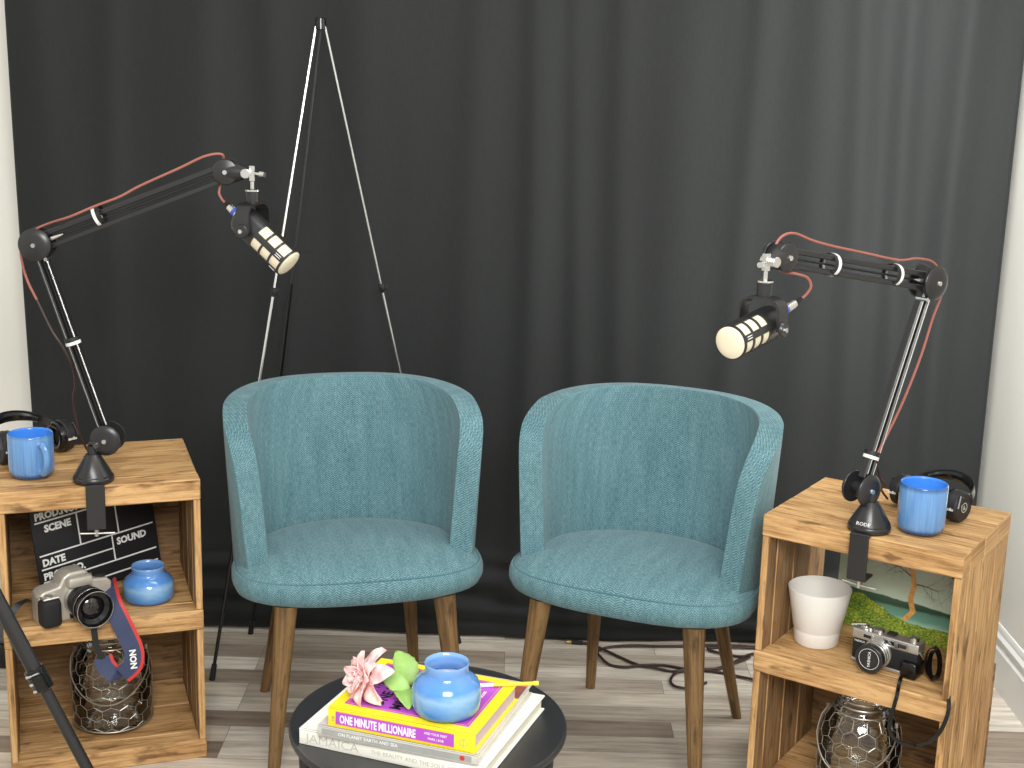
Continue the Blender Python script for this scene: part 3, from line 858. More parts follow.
# ------------------------------------------------------------------ glass jars wrapped in chicken wire
def wire_jar(label, loc, rz, R0=.088, Ht=.222):
    t = thing('glass_jar', label, 'jar', loc, rz, 'glass jars wrapped in chicken wire')
    prof = [(0, .004), (R0-.012, .003), (R0-.003, .010), (R0, .02), (R0, Ht*.60), (R0-.006, Ht*.74), (R0-.022, Ht*.86), (R0-.032, Ht*.90), (R0-.034, Ht*.93), (R0-.033, Ht-.003), (R0-.034, Ht)]
    MB().lathe(prof, 48).build('glass', M['glass'], t, sharp=60)
    mb = MB()
    for z, rr in ((Ht, R0-.033), (Ht*.945, R0-.0325)):
        mb.tube([(rr*math.cos(a*math.pi/20), rr*math.sin(a*math.pi/20), z) for a in range(40)], .0022, 8, closed=True)
    mb.build('rim', M['glass'] if False else M['wire'], t)
    def rad(z):
        for (r1, z1), (r2, z2) in zip(prof[2:], prof[3:]):
            if z1 <= z <= z2: return r1+(r2-r1)*(z-z1)/(z2-z1 + 1e-9)+.0016
        return R0+.0016
    nC = 15; s = 2*math.pi/nC; rows = 7; dz = (Ht*.86-.012)/(rows*1.5)
    mb = MB(); seen = set()
    def P3(a, z): z = min(max(z, .011), Ht*.885); return V((rad(z)*math.cos(a), rad(z)*math.sin(a), z))
    def e(a1, z1, a2, z2):
        p, q = P3(a1, z1), P3(a2, z2)
        if (p-q).length < 1e-4: return
        mb.tube([p, (p+q)/2, q], .0007, 5)
    for j in range(rows+1):
        zc = .012+j*1.5*dz
        for i in range(nC):
            a = (i+(.5 if j % 2 else 0))*s
            j1 = .12*math.sin(i*3.1+j*1.7)*s
            # zigzag edge and the twisted upright of each cell
            e(a+j1, zc, a+.5*s, zc+.5*dz); e(a+.5*s, zc+.5*dz, a+s+.12*math.sin((i+1)*3.1+j*1.7)*s if i < nC-1 else a+s+.12*math.sin(j*1.7)*s, zc)
            if j < rows: e(a+.5*s, zc+.5*dz, a+.5*s, zc+1.5*dz)
    mb.build('chicken_wire', M['wire'], t)
    mb = MB()
    for z in (.012, Ht*.885):
        mb = MB(); rr = rad(z)+.001; mb.tube([(rr*math.cos(a*math.pi/24), rr*math.sin(a*math.pi/24), z) for a in range(48)], .0016, 6, closed=True)
        mb.build('wire_band', M['wire'], t)
    # bail handle hanging down the front
    rr = R0+.004; pts = []
    for k in range(21):
        a = math.pi*k/20; drop = math.sin(a)*.095
        z = Ht*.80-drop; ra = max(rad(z), R0-.012)+.003; pts.append((ra*math.cos(a), -ra*math.sin(a), z))
    mb = MB(); mb.tube(pts, .0016, 6)
    for sg in (0, -1):
        p = V(pts[sg]); mb.cyl(p-V((0, 0, .004)), p+V((0, 0, .008)), .004, seg=8)
    mb.build('bail_handle', M['wire'], t)
wire_jar('clear glass jar wrapped in chicken wire at the bottom of the left crate', (-.866, 2.858, BOT), R(8), .085, .216)
wire_jar('clear glass jar wrapped in chicken wire at the bottom of the right crate', (.728, 2.618, BOT), R(-35), .082, .220)

# ------------------------------------------------------------------ film slate
def slate():
    yaw = R(47); p2 = V(inL(.139, .084, SH)); ex = V((math.cos(yaw), math.sin(yaw), 0)); p1 = p2-ex*.30
    t = thing('film_slate', 'black film clapperboard with white lettering leaning in the left crate', 'clapperboard', p1, 0)
    tau = R(7); up = V((-math.sin(yaw)*math.sin(tau), math.cos(yaw)*math.sin(tau), math.cos(tau)))
    F = frame(ex, up, (0, 0, 0)) @ Matrix.Translation((.008, .0005, 0)) @ Matrix.Rotation(R(3), 4, 'Z'); nz = F.to_3x3() @ V((0, 0, 1))   # normal to viewer
    W, Hh = .292, .222
    # rotate the board slightly in its plane as it leans on its corner
    MB().box((W/2, Hh/2, -.002), (W, Hh, .004), .0008, 0, F).build('board', M['slate'], t)
    MB().box((W/2, Hh+.014, -.0015), (W, .024, .006), .001, 0, F).build('clapstick', M['slate'], t) if False else None
    mb = MB(); zt = .0004
    def line(x0, y0, x1, y1, w=.0032):
        a = V((x0, y0, zt)); b2 = V((x1, y1, zt)); d = (b2-a); c = (a+b2)/2
        ang = math.atan2(d.y, d.x); mb.box((0, 0, 0), (d.length, w, .0006), 0, 0, F @ Matrix.Translation(c) @ Matrix.Rotation(ang, 4, 'Z'))
    def tx(s_, x, y, size=.021): mb.text(s_, size, F @ Matrix.Translation((x, y, zt)), 0, 1.0, .0006, bold=.0009)
    line(.008, .176, .284, .176); tx('PROD.NO.', .010, .182)
    tx('SCENE', .028, .153); line(.105, .176, .105, .104); line(.198, .176, .198, .104)
    line(.008, .104, .284, .104); tx('DATE', .012, .081); tx('SOUND', .190, .079)
    line(.180, .104, .180, .048); line(.008, .074, .180, .074)
    tx('PROD.CO.', .010, .051); line(.008, .046, .284, .046)
    line(.008, .018, .284, .018)
    mb.build('lettering', M['white'], t)
slate()

# ------------------------------------------------------------------ landscape picture in the right crate
def picture():
    yaw = R(-33.5); W, Hh = .300, .226
    p = V(inR(-.124, .082, SH)); ex = V((math.cos(yaw), math.sin(yaw), 0)); tau = R(4)
    t = thing('landscape_picture', 'landscape picture of a bare tree above green hills and water standing in the right crate', 'picture', p, 0)
    up = V((-math.sin(yaw)*math.sin(tau), math.cos(yaw)*math.sin(tau), math.cos(tau))); F = frame(ex, up, (0, 0, 0))
    n = N('painted_landscape_print')
    uvc = n.coord('UV'); sp = n.n('ShaderNodeSeparateXYZ'); n.l(uvc, sp.inputs[0]); x, y = sp.outputs[0], sp.outputs[1]
    nz = n.noise(n.coord('UV', (1, 1, 1)), 7, 6); nz2 = n.noise(n.coord('UV', (3, 12, 1)), 3, 5); fine = n.noise(n.coord('UV'), 60, 5, .7)
    sky = n.ramp(n.math('ADD', y, n.math('MULTIPLY', nz2, .35)), [(.55, srgb(206, 224, 200)), (.8, srgb(190, 206, 188)), (1.1, srgb(164, 176, 166))])
    low = n.ramp(n.math('ADD', y, n.math('MULTIPLY', nz2, .05)), [(.17, srgb(176, 214, 190)), (.23, srgb(112, 164, 142)), (.30, srgb(104, 148, 130)), (.32, srgb(52, 82, 60)), (.37, srgb(66, 96, 78))])
    hz = n.math('SUBTRACT', n.math('ADD', y, n.math('MULTIPLY', nz, .05)), n.math('SUBTRACT', .40, n.math('MULTIPLY', x, .06)))
    c = n.mix(n.ramp(hz, [(0, (0, 0, 0, 1)), (.01, (1, 1, 1, 1))]), low, sky)
    grass = n.ramp(n.math('ADD', n.math('MULTIPLY', fine, .75), n.math('MULTIPLY', nz, .3)), [(.40, srgb(46, 76, 30)), (.52, srgb(110, 146, 52)), (.66, srgb(212, 206, 78))])
    hl = n.math('MULTIPLY', n.math('MAXIMUM', n.math('SUBTRACT', .50, x), 0.0), .55)
    edge = n.math('SUBTRACT', n.math('SUBTRACT', y, n.math('MULTIPLY', nz, .10)), n.math('MINIMUM', n.math('ADD', .10, hl), .27))
    c = n.mix(n.ramp(edge, [(.0, (1, 1, 1, 1)), (.012, (0, 0, 0, 1))]), c, grass)
    n.l(c, n.p.inputs['Base Color']); n.p.inputs['Roughness'].default_value = .35
    mb = MB(); mb.box((W/2, Hh/2, -.003), (W, Hh, .006), 0, 1, F)
    mb.add([(0, 0, .0004), (W, 0, .0004), (W, Hh, .0004), (0, Hh, .0004)], [[0, 1, 2, 3]], 0, F, [[(0, 0), (1, 0), (1, 1), (0, 1)]])
    rnd = random.Random(4)
    def stroke(p0, ang, L, w, depth, mat):
        pts = [p0]; a = ang; steps = 6
        for k in range(steps):
            a += rnd.uniform(-.28, .28); p0 = (p0[0]+math.cos(a)*L/steps, p0[1]+math.sin(a)*L/steps); pts.append(p0)
        vs = []; fs = []
        for i, q in enumerate(pts):
            q2 = pts[min(i+1, steps)]; q1 = pts[max(i-1, 0)]; dx, dy = q2[0]-q1[0], q2[1]-q1[1]; l = math.hypot(dx, dy) or 1
            ww = w*(1-.75*i/steps)
            for sg in (-1, 1): vs.append((min(max(q[0]-dy/l*ww*sg/2, 0), W), min(max(q[1]+dx/l*ww*sg/2, 0), Hh), .0008+.0001*depth))
        for i in range(steps): fs.append([2*i, 2*i+1, 2*i+3, 2*i+2])
        mb.add(vs, fs, mat, F)
        if depth < 4:
            for i in range(2, steps+1):
                if rnd.random() < .85:
                    stroke(pts[i], a+rnd.choice((-1, 1))*rnd.uniform(.4, 1.0)-(.5 if (depth > 1) else 0)*math.copysign(1, math.cos(a)), L*rnd.uniform(.45, .7), w*.42*(1-.1*i), depth+1, 3)
    # leaning trunk
    tr = [(.150, .040), (.166, .062), (.158, .088), (.163, .118), (.155, .150), (.156, .182), (.168, .215)]
    vs = []; fs = []
    for i, (a, c2) in enumerate(tr):
        w = .0135*(1-.08*i)
        vs += [(a-w/2, c2, .0014), (a+w/2, c2, .0014)]
    for i in range(len(tr)-1): fs.append([2*i, 2*i+1, 2*i+3, 2*i+2])
    mb.add(vs, fs, 2, F)
    for (q, an, L, w) in (((.156, .16), 1.9, .07, .004), ((.157, .175), .5, .085, .0045), ((.168, .212), 1.2, .05, .004), ((.160, .13), 2.5, .05, .003), ((.165, .205), .15, .09, .004), ((.158, .15), 2.9, .06, .003), ((.163, .12), .1, .05, .003), ((.157, .16), .9, .09, .004), ((.158, .185), .25, .11, .005), ((.160, .14), 2.2, .07, .004), ((.166, .21), -.1, .12, .005), ((.24, .215), -1.3, .10, .004), ((.26, .20), -1.6, .09, .003), ((.20, .19), -.7, .07, .0025), ((.22, .17), -1.0, .07, .0025)):
        stroke(q, an, L, w*1.35, 1, 3)
    mb.build('print', [n.m, M['black_matte'], simple('painted_ochre_bark', srgb(226, 168, 92), .5, var=.25, vs=90), simple('painted_brown_twigs', srgb(134, 108, 78), .5)], t, recalc=False)
picture()

# ------------------------------------------------------------------ single-lens reflex camera, left crate
def slr():
    yaw = R(40); t = thing('film_camera', 'champagne and black reflex camera with a zoom lens on the left crate shelf', 'camera', (-0.9030, 2.7303, SH), yaw); t.scale = (1.13, 1.13, 1.13)
    # local: x right along body, -y towards the viewer, z up
    mb = MB()
    out = [(-.068, 0), (-.068, .056), (-.060, .064), (-.030, .068), (-.022, .084), (-.010, .091), (.018, .091), (.026, .084), (.032, .070), (.062, .066), (.070, .058), (.070, 0)]
    Fm = frame((1, 0, 0), (0, 0, 1), (0, .022, 0))
    mb.prism(out, 0, .040, 0, Fm)       # extrudes towards -y
    o = mb.build('body', M['champagne'], t, sharp=25)
    bv = o.modifiers.new('soft edges', 'BEVEL'); bv.width = .004; bv.segments = 3; bv.limit_method = 'ANGLE'
    mb = MB(); mb.box((.012, -.0185, .026), (.05, .004, .045), .0015)
    mb.box((-.052, -.024, .027), (.037, .034, .054), .010, seg=3); g = mb.build('grip', M['black_rubber'], t, sharp=40)
    mb = MB(); mb.box((-.052, -.022, .0555), (.030, .028, .004), .0015); mb.cyl((-.054, -.028, .057), (-.054, -.028, .061), .007, seg=16); mb.build('shutter_button', M['silver_satin'], t)
    mb = MB(); mb.box((.004, -.026, .076), (.046, .022, .020), .006, seg=2); mb.build('flash_housing', M['champagne'], t, sharp=40)
    mb = MB(); mb.box((.050, .004, .064), (.012, .012, .01), .002); mb.cyl((.052, 0, .064), (.052, 0, .073), .012, seg=20); mb.build('mode_dial', M['black_matte'], t)
    # lens along -y
    c = V((.008, -.018, .038))
    def ring(y0, y1, r0, r1, nm, m):
        mb = MB(); mb.cyl(c+V((0, -y0, 0)), c+V((0, -y1, 0)), r0, r1, 36, bev=.0008); return mb.build(nm, m, t)
    ring(0, .010, .0315, .0315, 'lens_mount', M['silver_satin'])
    ln = ring(.010, .034, .029, .0315, 'lens_barrel', M['black_matte'])
    ring(.034, .050, .0330, .0335, 'zoom_ring', M['black_rubber'])
    ring(.050, .0515, .0345, .0345, 'silver_band', M['silver'])
    Mf = Matrix.Translation(c) @ Matrix.Rotation(R(90), 4, 'X')
    MB().lathe([(.030, .0515), (.0345, .0515), (.0350, .066), (.0335, .068), (.0315, .068), (.0300, .060), (.022, .056), (.0205, .052), (.0205, .0515)], 36, 0, Mf).build('front_ring', M['black_gloss'], t, sharp=40)
    MB().lathe([(.0340, .0679), (.0343, .0683), (.0336, .0685), (.0333, .0681)], 36, 0, Mf).build('front_band', M['silver'], t)
    MB().lathe([(.0205, .0518), (.018, .0545), (.010, .0575), (0, .0585)], 28, 0, Mf).build('front_glass', M['lens'], t, sharp=80)
    # neck strap
    inv = t.matrix_basis.inverted(); bpy.context.view_layer.update()
    Tm = Matrix.Translation(t.location) @ Matrix.Rotation(yaw, 4, 'Z') @ Matrix.Scale(1.13, 4); inv = Tm.inverted()
    pts = [inv @ V(p) for p in [(-.846, 2.790, .392), (-.832, 2.752, .388), (-.816, 2.716, .376), (-.799, 2.706, .348), (-.781, 2.706, .305), (-.771, 2.705, .275), (-.774, 2.702, .245), (-.794, 2.695, .226)]]
    pts = smooth_path(pts, 6)
    wd = [V((.93, .33, .30))*1 for p in pts]
    R3 = inv.to_3x3()
    n = len(pts)
    dirs = [(R3 @ V((.80, .30, .62)).lerp(V((.94, .33, .10)), min(1, i/(n*.5)))) for i in range(n)]
    mb = MB(); mb.ribbon(pts, dirs, .036, .0015, 0, 1, .17)
    st = mb.build('neck_strap', [M['navy'], M['red']], t)
    # letters run down the strap
    ez = (R3 @ V((0.05, 0, -1))); ex2 = (R3 @ V((.94, .33, .10)))
    Fm = frame(ez, ex2, inv @ V((-.7785, 2.6975, .282)))
    MB().text('NON', .016, Fm, 0, 1.0, .0006, bold=.0006).build('strap_lettering', M['white'], st)
    # folded-back tail and thin end straps
    pts = smooth_path([inv @ V(p) for p in [(-.794, 2.695, .226), (-.812, 2.700, .227), (-.829, 2.702, .243), (-.836, 2.704, .262)]], 5)
    MB().ribbon(pts, R3 @ V((.94, .33, .1)), .034, .0016, 0, 1, .17).build('neck_strap', [M['navy'], M['red']], t)
    pts = smooth_path([inv @ V(p) for p in [(-.836, 2.703, .258), (-.846, 2.699, .285), (-.850, 2.697, .330), (-.852, 2.708, .3450), (-.858, 2.735, .3440), (-.864, 2.76, .3440)]], 5)
    MB().ribbon(pts, R3 @ V((.9, .33, .1)), .011, .0014).build('end_strap', M['black_matte'], t)
    pts = smooth_path([inv @ V(p) for p in [(-.975, 2.68, .395), (-.990, 2.655, .392), (-1.000, 2.642, .370), (-1.000, 2.640, .335), (-.990, 2.648, .290), (-.985, 2.650, .275)]], 5)
    MB().ribbon(pts, R3 @ V((.94, .33, 0)), .012, .0014).build('end_strap', M['black_matte'], t)
slr()

# ------------------------------------------------------------------ rangefinder camera, right crate
def rangefinder():
    yaw = R(-39); loc = V((0.7564, 2.5808, SH)); t = thing('rangefinder_camera', 'old silver and black rangefinder camera beside the white pot in the right crate', 'camera', loc, yaw)
    def rr(w, d, z0, z1, m, nm, bev=.003):
        mb = MB(); mb.box((0, 0, (z0+z1)/2), (w, d, z1-z0), bev, seg=3); return mb.build(nm, m, t, sharp=40)
    rr(.138, .031, 0, .008, M['silver_satin'], 'base_plate', .002)
    rr(.136, .030, .008, .050, M['black_rubber'], 'body')
    top = rr(.139, .033, .050, .071, M['silver_satin'], 'top_plate')
    mb = MB(); mb.box((-.036, -.017, .061), (.022, .003, .011), .0008); f = mb.build('viewfinder_frame', M['silver'], t)
    MB().box((-.036, -.0188, .061), (.016, .001, .006)).build('finder_window', M['lens'], f)
    mb = MB(); mb.box((.022, -.017, .061), (.054, .003, .014), .0008); f = mb.build('viewfinder_frame', M['silver'], t)
    mb = MB(); mb.box((.010, -.0188, .061), (.020, .001, .008)); mb.box((.037, -.0188, .061), (.018, .001, .008)); mb.build('finder_window', M['lens'], f)
    mb = MB(); mb.cyl((-.050, 0, .071), (-.050, 0, .078), .009, seg=20, bev=.001); mb.cyl((-.038, -.004, .071), (-.038, -.004, .076), .005, seg=14)
    mb.tube([(-.050, 0, .078), (-.062, -.012, .079), (-.072, -.018, .077)], [.003, .0025, .003], 8); mb.build('winding_lever', M['silver'], t)
    mb = MB(); mb.cyl((-.020, 0, .071), (-.020, 0, .077), .011, seg=24, bev=.001); mb.build('speed_dial', M['silver'], t)
    MB().box((.006, .002, .073), (.018, .018, .004), .001).build('accessory_shoe', M['black_metal'], t)
    mb = MB(); mb.cyl((.053, 0, .071), (.053, 0, .080), .0095, seg=20, bev=.001); mb.build('rewind_knob', M['silver'], t)
    c = V((-.012, -.015, .033)); Mf = Matrix.Translation(c) @ Matrix.Rotation(R(90), 4, 'X')
    def ring(y0, y1, r, nm, m): return MB().lathe([(0, y0), (r-.0008, y0), (r, y0+.0008), (r, y1-.0008), (r-.0008, y1), (0, y1)], 36, 0, Mf).build(nm, m, t, sharp=40)
    ring(0, .008, .0285, 'lens_mount', M['silver_satin']); ring(.008, .015, .0265, 'aperture_ring', M['silver']); ring(.015, .017, .0245, 'lens_groove', M['black_matte'])
    ring(.017, .025, .0268, 'focus_ring', M['silver_satin']); ring(.025, .0275, .0255, 'lens_groove', M['black_matte'])
    MB().lathe([(0, .0275), (.0270, .0275), (.0285, .030), (.0285, .043), (.0270, .0445), (.0235, .0445), (.0232, .0425), (0, .0425)], 40, 0, Mf).build('lens_cap', M['black_metal'], t, sharp=35)
    mb = MB(); mb.lathe([(.0205, .0426), (.0205, .0430), (.0212, .0430), (.0212, .0426)], 36, 0, Mf); mb.text('YASHICA', .0080, Mf @ Matrix.Translation((0.003, -.017, .0428)) @ Matrix.Rotation(R(90), 4, 'Z'), 0, 1.0, .0006); mb.build('cap_lettering', M['white'], t)
    mb = MB(); mb.text('YASHICA', .0055, frame((1, 0, 0), (0, 0, 1), (-.064, -.0158, .044)), 0, 1, .0006); mb.build('nameplate', M['white'], t)
    # half case corner under the right end
    MB().box((.055, -.004, .0175), (.034, .044, .034), .006, seg=3).build('case_corner', M['black_gloss'], t, sharp=40)
    mb = MB(); mb.tube([(.070, -.006, .054), (.075, -.012, .052), (.077, -.008, .046), (.072, -.004, .046)], .002, 8); mb.build('strap_lug', M['silver'], t)
    Tm = Matrix.Translation(loc) @ Matrix.Rotation(yaw, 4, 'Z'); inv = Tm.inverted(); R3 = inv.to_3x3()
    # coiled leather strap standing beside the camera
    for k, (dx, dy, tilt) in enumerate(((.090, .010, 0), (.098, -.002, .5))):
        pts = []
        for i in range(24):
            a = 2*math.pi*i/24; rx, rz_ = .015, .030
            pts.append((dx+rx*math.cos(a)*math.cos(tilt), dy-rx*math.cos(a)*math.sin(tilt), .036+rz_*math.sin(a)))
        pts.append(pts[0])
        MB().ribbon(pts, V((math.sin(tilt), math.cos(tilt), 0)), .010, .0022).build('strap_loop', M['black_gloss'], t)
    pts = [inv @ V(p) for p in smooth_path([(.770, 2.520, .351), (.757, 2.487, .3465), (.748, 2.464, .335), (.741, 2.464, .290), (.742, 2.468, .262), (.757, 2.466, .242), (.785, 2.452, .240), (.812, 2.432, .262), (.826, 2.420, .295), (.834, 2.420, .330), (.838, 2.440, .352), (.850, 2.480, .362)], 5)]
    MB().ribbon(pts, R3 @ V((.83, -.55, .35)), .0075, .0016).build('hanging_strap', M['black_gloss'], t)
rangefinder()

# ------------------------------------------------------------------ headphones
def headphones(label, loc, rz, tilt):
    t = thing('headphones', label, 'headphones', loc, rz, 'black over-ear headphones')
    A = Matrix.Rotation(-tilt, 4, 'X')
    a = .076
    zc = .036
    def tr(p): return A @ (V(p)-V((0, 0, zc)))+V((0, 0, zc))
    arc = []
    for k in range(21):
        th = math.pi*k/20; arc.append(tr((a*math.cos(th), 0, zc+.030+.082*math.sin(th))))
    mb = MB(); mb.ribbon(arc, V(tr((0, 1, zc))-tr((0, 0, zc))), .020, .003); mb.build('headband', M['black_metal'], t)
    pad = [tr((a*.93*math.cos(math.pi*k/20), 0, zc+.030+.076*math.sin(math.pi*k/20))) for k in range(4, 17)]
    rr = [.006+.006*math.sin(math.pi*(k-4)/12) for k in range(4, 17)]
    mb = MB(); mb.tube(pad, rr, 10); mb.build('headband_pad', M['black_gloss'], t)
    for sg in (-1, 1):
        c = V((sg*(a-.002), 0, zc)); d = V((-sg, 0, 0))
        mb = MB(); mb.cyl(c+d*-.012, c+d*.012, .034, .036, 28, bev=.004); cup = mb.build('ear_cup', M['black_matte'], t)
        pr = [(c+d*.017)+V((0, .026*math.cos(k*math.pi/12), .026*math.sin(k*math.pi/12))) for k in range(24)]
        mb = MB(); mb.tube(pr, .009, 10, closed=True); mb.build('ear_pad', M['black_gloss'], t)
        mb = MB(); mb.tube([tr((sg*(a), 0, zc+.032)), c-d*.014+V((0, .02, .028)), c-d*.016+V((0, .030, .004))], .0028, 6); mb.tube([tr((sg*(a), 0, zc+.032)), c-d*.014+V((0, -.02, .028)), c-d*.016+V((0, -.030, .004))], .0028, 6)
        mb.build('yoke', M['black_metal'], t)
        F = frame((0, sg, 0), (0, 0, 1), c-d*.0126)
        mb = MB(); mb.lathe([(.009, 0), (.009, .0006), (.0115, .0006), (.0115, 0)], 24, 0, F); mb.prism([(-.005, -.005), (.005, -.005), (0, .006)], 0, .0006, 0, F); mb.build('round_emblem', M['silver'], cup)
        mb = MB(); mb.text('audio', .0095, frame((1, 0, 0), (0, 0, 1), (sg*(a-.002)-.0115, -.0366, zc-.003)), 0, 1, .0006, bold=.0002)
        mb.build('lettering', M['white'], t)
    for sg in (-1, 1): MB().box(tr((sg*a, -.0108, zc+.036)), (.006, .0012, .006)).build('slider_plate', M['silver_satin'], t)
    return t
headphones('black over-ear headphones behind the mug on the right crate', inR(.064, .050, TOP), R(-50), R(72)).scale = (.9, .9, .9)
headphones('black over-ear headphones behind the mug on the left crate', inL(-.124, .078, TOP), R(50), R(70))

# ------------------------------------------------------------------ round table
def table():
    t = thing('round_table', 'small round black metal side table in the front holding the stack of books', 'table', (-.12, 2.08, 0))
    r = .224
    MB().lathe([(0, .438), (r-.006, .438), (r-.001, .441), (r, .446), (r-.001, .4505), (r-.003, .4515), (r-.005, .4505), (r-.007, .4500), (0, .4500)], 96).build('table_top', M['table'], t, sharp=40)
    for k in range(4):
        a = R(8)+k*math.pi/2
        p = V((.200*math.cos(a), .200*math.sin(a), .438)); q = V((.185*math.cos(a), .185*math.sin(a), 0))
        MB().cyl(p, q, .010, .008, 14).build('leg', M['table'], t)
    MB().tube([(.19*math.cos(k*math.pi/24), .19*math.sin(k*math.pi/24), .12) for k in range(48)], .005, 8, closed=True).build('ring_brace', M['table'], t)
table()

# ------------------------------------------------------------------ books
def book(name, label, FL, ang, L, D, z0, th, cover, pages, label_cat='book', coverth=.0028):
    t = thing(name, label, 'book', (FL[0], FL[1], z0), R(ang), None)
    mb = MB()
    mb.box((L/2, D/2, coverth/2), (L, D, coverth), .0006); mb.box((L/2, D/2, th-coverth/2), (L, D, coverth), .0006)
    mb.box((L/2, .0018, th/2), (L, .0036, th), .0012, seg=2)
    mb.build('cover', cover, t, sharp=30)
    mb = MB(); mb.box((L/2, D/2, th/2), (L-.009, D-.009, th-2*coverth), 0); mb.build('pages', pages, t)
    return t
bj = book('coffee_table_book', 'large white hardback lying at the bottom of the book stack', (-.3165, 1.996), -20.5, .312, .264, .4502, .026, M['whitebook'], M['paper'])
mb = MB(); Fs = frame((1, 0, 0), (0, 0, 1), (.012, -.0003, .006))
mb.text('JAMAICA', .020, Fs, 0, 1.15, .0005)
mb.build('spine_title', M['greytext'], bj); mb = MB()
mb.text('THE BEAUTY AND THE SOUL OF THE LAND', .0095, Fs @ Matrix.Translation((.112, .003, 0)), 0, 1.0, .0005)
mb.build('spine_lettering', M['greytext'], bj)
bg = book('photo_book', 'thin grey hardback with a reddish photo cover under the yellow book', (-.2845, 1.972), -18.5, .262, .262, .4766, .018, M['greybook'], M['paper'])
mb = MB(); mb.box((.13, -.0002, .009), (.245, .0006, .010)); mb.build('spine_band', M['greydark'], bg)
mb = MB(); mb.text('ON PLANET EARTH AND SEA', .0075, frame((1, 0, 0), (0, 0, 1), (.035, -.0007, .0062)), 0, 1, .0005); mb.build('spine_lettering', M['white'], bg)
mb = MB(); mb.cyl((.238, .0002, .009), (.238, -.0009, .009), .004, seg=14); mb.build('publisher_mark', M['red'], bg)
mb = MB(); mb.box((.150, .198, .0181), (.216, .115, .0005)); mb.build('cover_photo', M['redbrown'], bg)
mb = MB(); mb.box((.150, .252, .0184), (.216, .012, .0005)); mb.build('cover_stripe', M['salmon'], bg)
by = book('hardback_book', 'bright yellow and purple hardback lying on top of the book stack', (-.268, 1.970), -19.3, .241, .194, .4950, .0312, M['yellow'], M['pinkpages'])
mb = MB(); Z = .0312
mb.box((.1205, .099, Z+.0001), (.205, .158, .0005), mat=0)
mb.build('purple_panel', M['purple'], by)
mb = MB(); mb.box((.1105, -.0002, Z/2), (.195, .0006, .021), mat=0); mb.build('spine_panel', M['purple'], by)
mb = MB()
for (x0, y0, x1, y1) in ((.0215, .0235, .2195, .0235), (.0215, .1745, .2195, .1745), (.0215, .0235, .0215, .1745), (.2195, .0235, .2195, .1745)):
    mb.box(((x0+x1)/2, (y0+y1)/2, Z+.0005), (abs(x1-x0)+.0012, abs(y1-y0)+.0012, .0004))
for (x0, y0, x1, y1) in ((.0135, 0, .2075, 0), ):
    for zz in (Z/2-.0105, Z/2+.0105): mb.box(((x0+x1)/2, -.0004, zz), (x1-x0, .0006, .0008))
mb.build('cover_lines', M['orange'], by)
mb = MB(); up = frame((0, 1, 0), (-1, 0, 0), (0, 0, Z+.0006))
mb.text('THE', .018, up @ Matrix.Translation((.085, -.045, 0)), 0, 1, .0005)
mb.text('ONE MINUTE', .026, up @ Matrix.Translation((.030, -.075, 0)), 0, .95, .0005, bold=.0006)
mb.text('MILLIONAIRE', .026, up @ Matrix.Translation((.030, -.106, 0)), 0, .85, .0005, bold=.0006)
mb.build('cover_title', M['black_matte'], by)
mb = MB()
for x in (.196, .207):
    mb = MB(); mb.text('THE ENLIGHTENED WAY TO WEALTH' if x < .2 else 'THE AUTHORS OF THE BEST SELLERS', .0068, up @ Matrix.Translation((.034, -x, 0)), 0, .95, .0005); mb.build('cover_lettering', M['white'], by)
mb = MB()
Fs = frame((1, 0, 0), (0, 0, 1), (.020, -.0006, .0085))
mb.text('ONE MINUTE MILLIONAIRE', .0185, Fs, 0, .56, .0006, bold=.0006)
mb.build('spine_title', M['white'], by); mb = MB()
mb.text('AND YOUR FIRST', .0055, Fs @ Matrix.Translation((.140, .009, 0)), 0, .85, .0005)
mb.text('MARK | BOB', .0055, Fs @ Matrix.Translation((.146, .001, 0)), 0, .85, .0005)
mb.build('spine_lettering', M['white'], by)
mb = MB(); Fc = frame((1, 0, 0), (0, 0, 1), (0, -.0004, 0))
mb.lathe([(.0055, 0), (.0055, .0004), (.0062, .0004), (.0062, 0)], 24, 0, Fc @ Matrix.Translation((.2235, Z/2, 0)))
mb.text('THE', .0055, frame((0, 0, 1), (-1, 0, 0), (.0108, -.0006, .009)), 0, .9, .0005)
mb.box((.2235, -.0005, Z/2), (.0008, .0004, .009)); mb.build('spine_emblem', M['greydark'], by)

# pen lying over the corner of the yellow book
pn = thing('yellow_pen', 'slim yellow pen lying behind the candle jar on the yellow book', 'pen', (-.045, 2.050, .5298))
a = V((0, 0, 0)); d = V((.100, .014, .0004))
MB().cyl(a+d*.28, a+d*.93, .0030, .0030, 10).build('barrel', M['penyellow'], pn)
MB().cyl(a, a+d*.28, .0034, .0034, 10).build('grip', M['white'], pn)
MB().cyl(a+d*.92, a+d*1.0, .0038, .0038, 10).build('end_cap', M['penyellow'], pn)
MB().cyl(a-d*.06, a, .0008, .0030, 10).build('tip', M['silver'], pn)

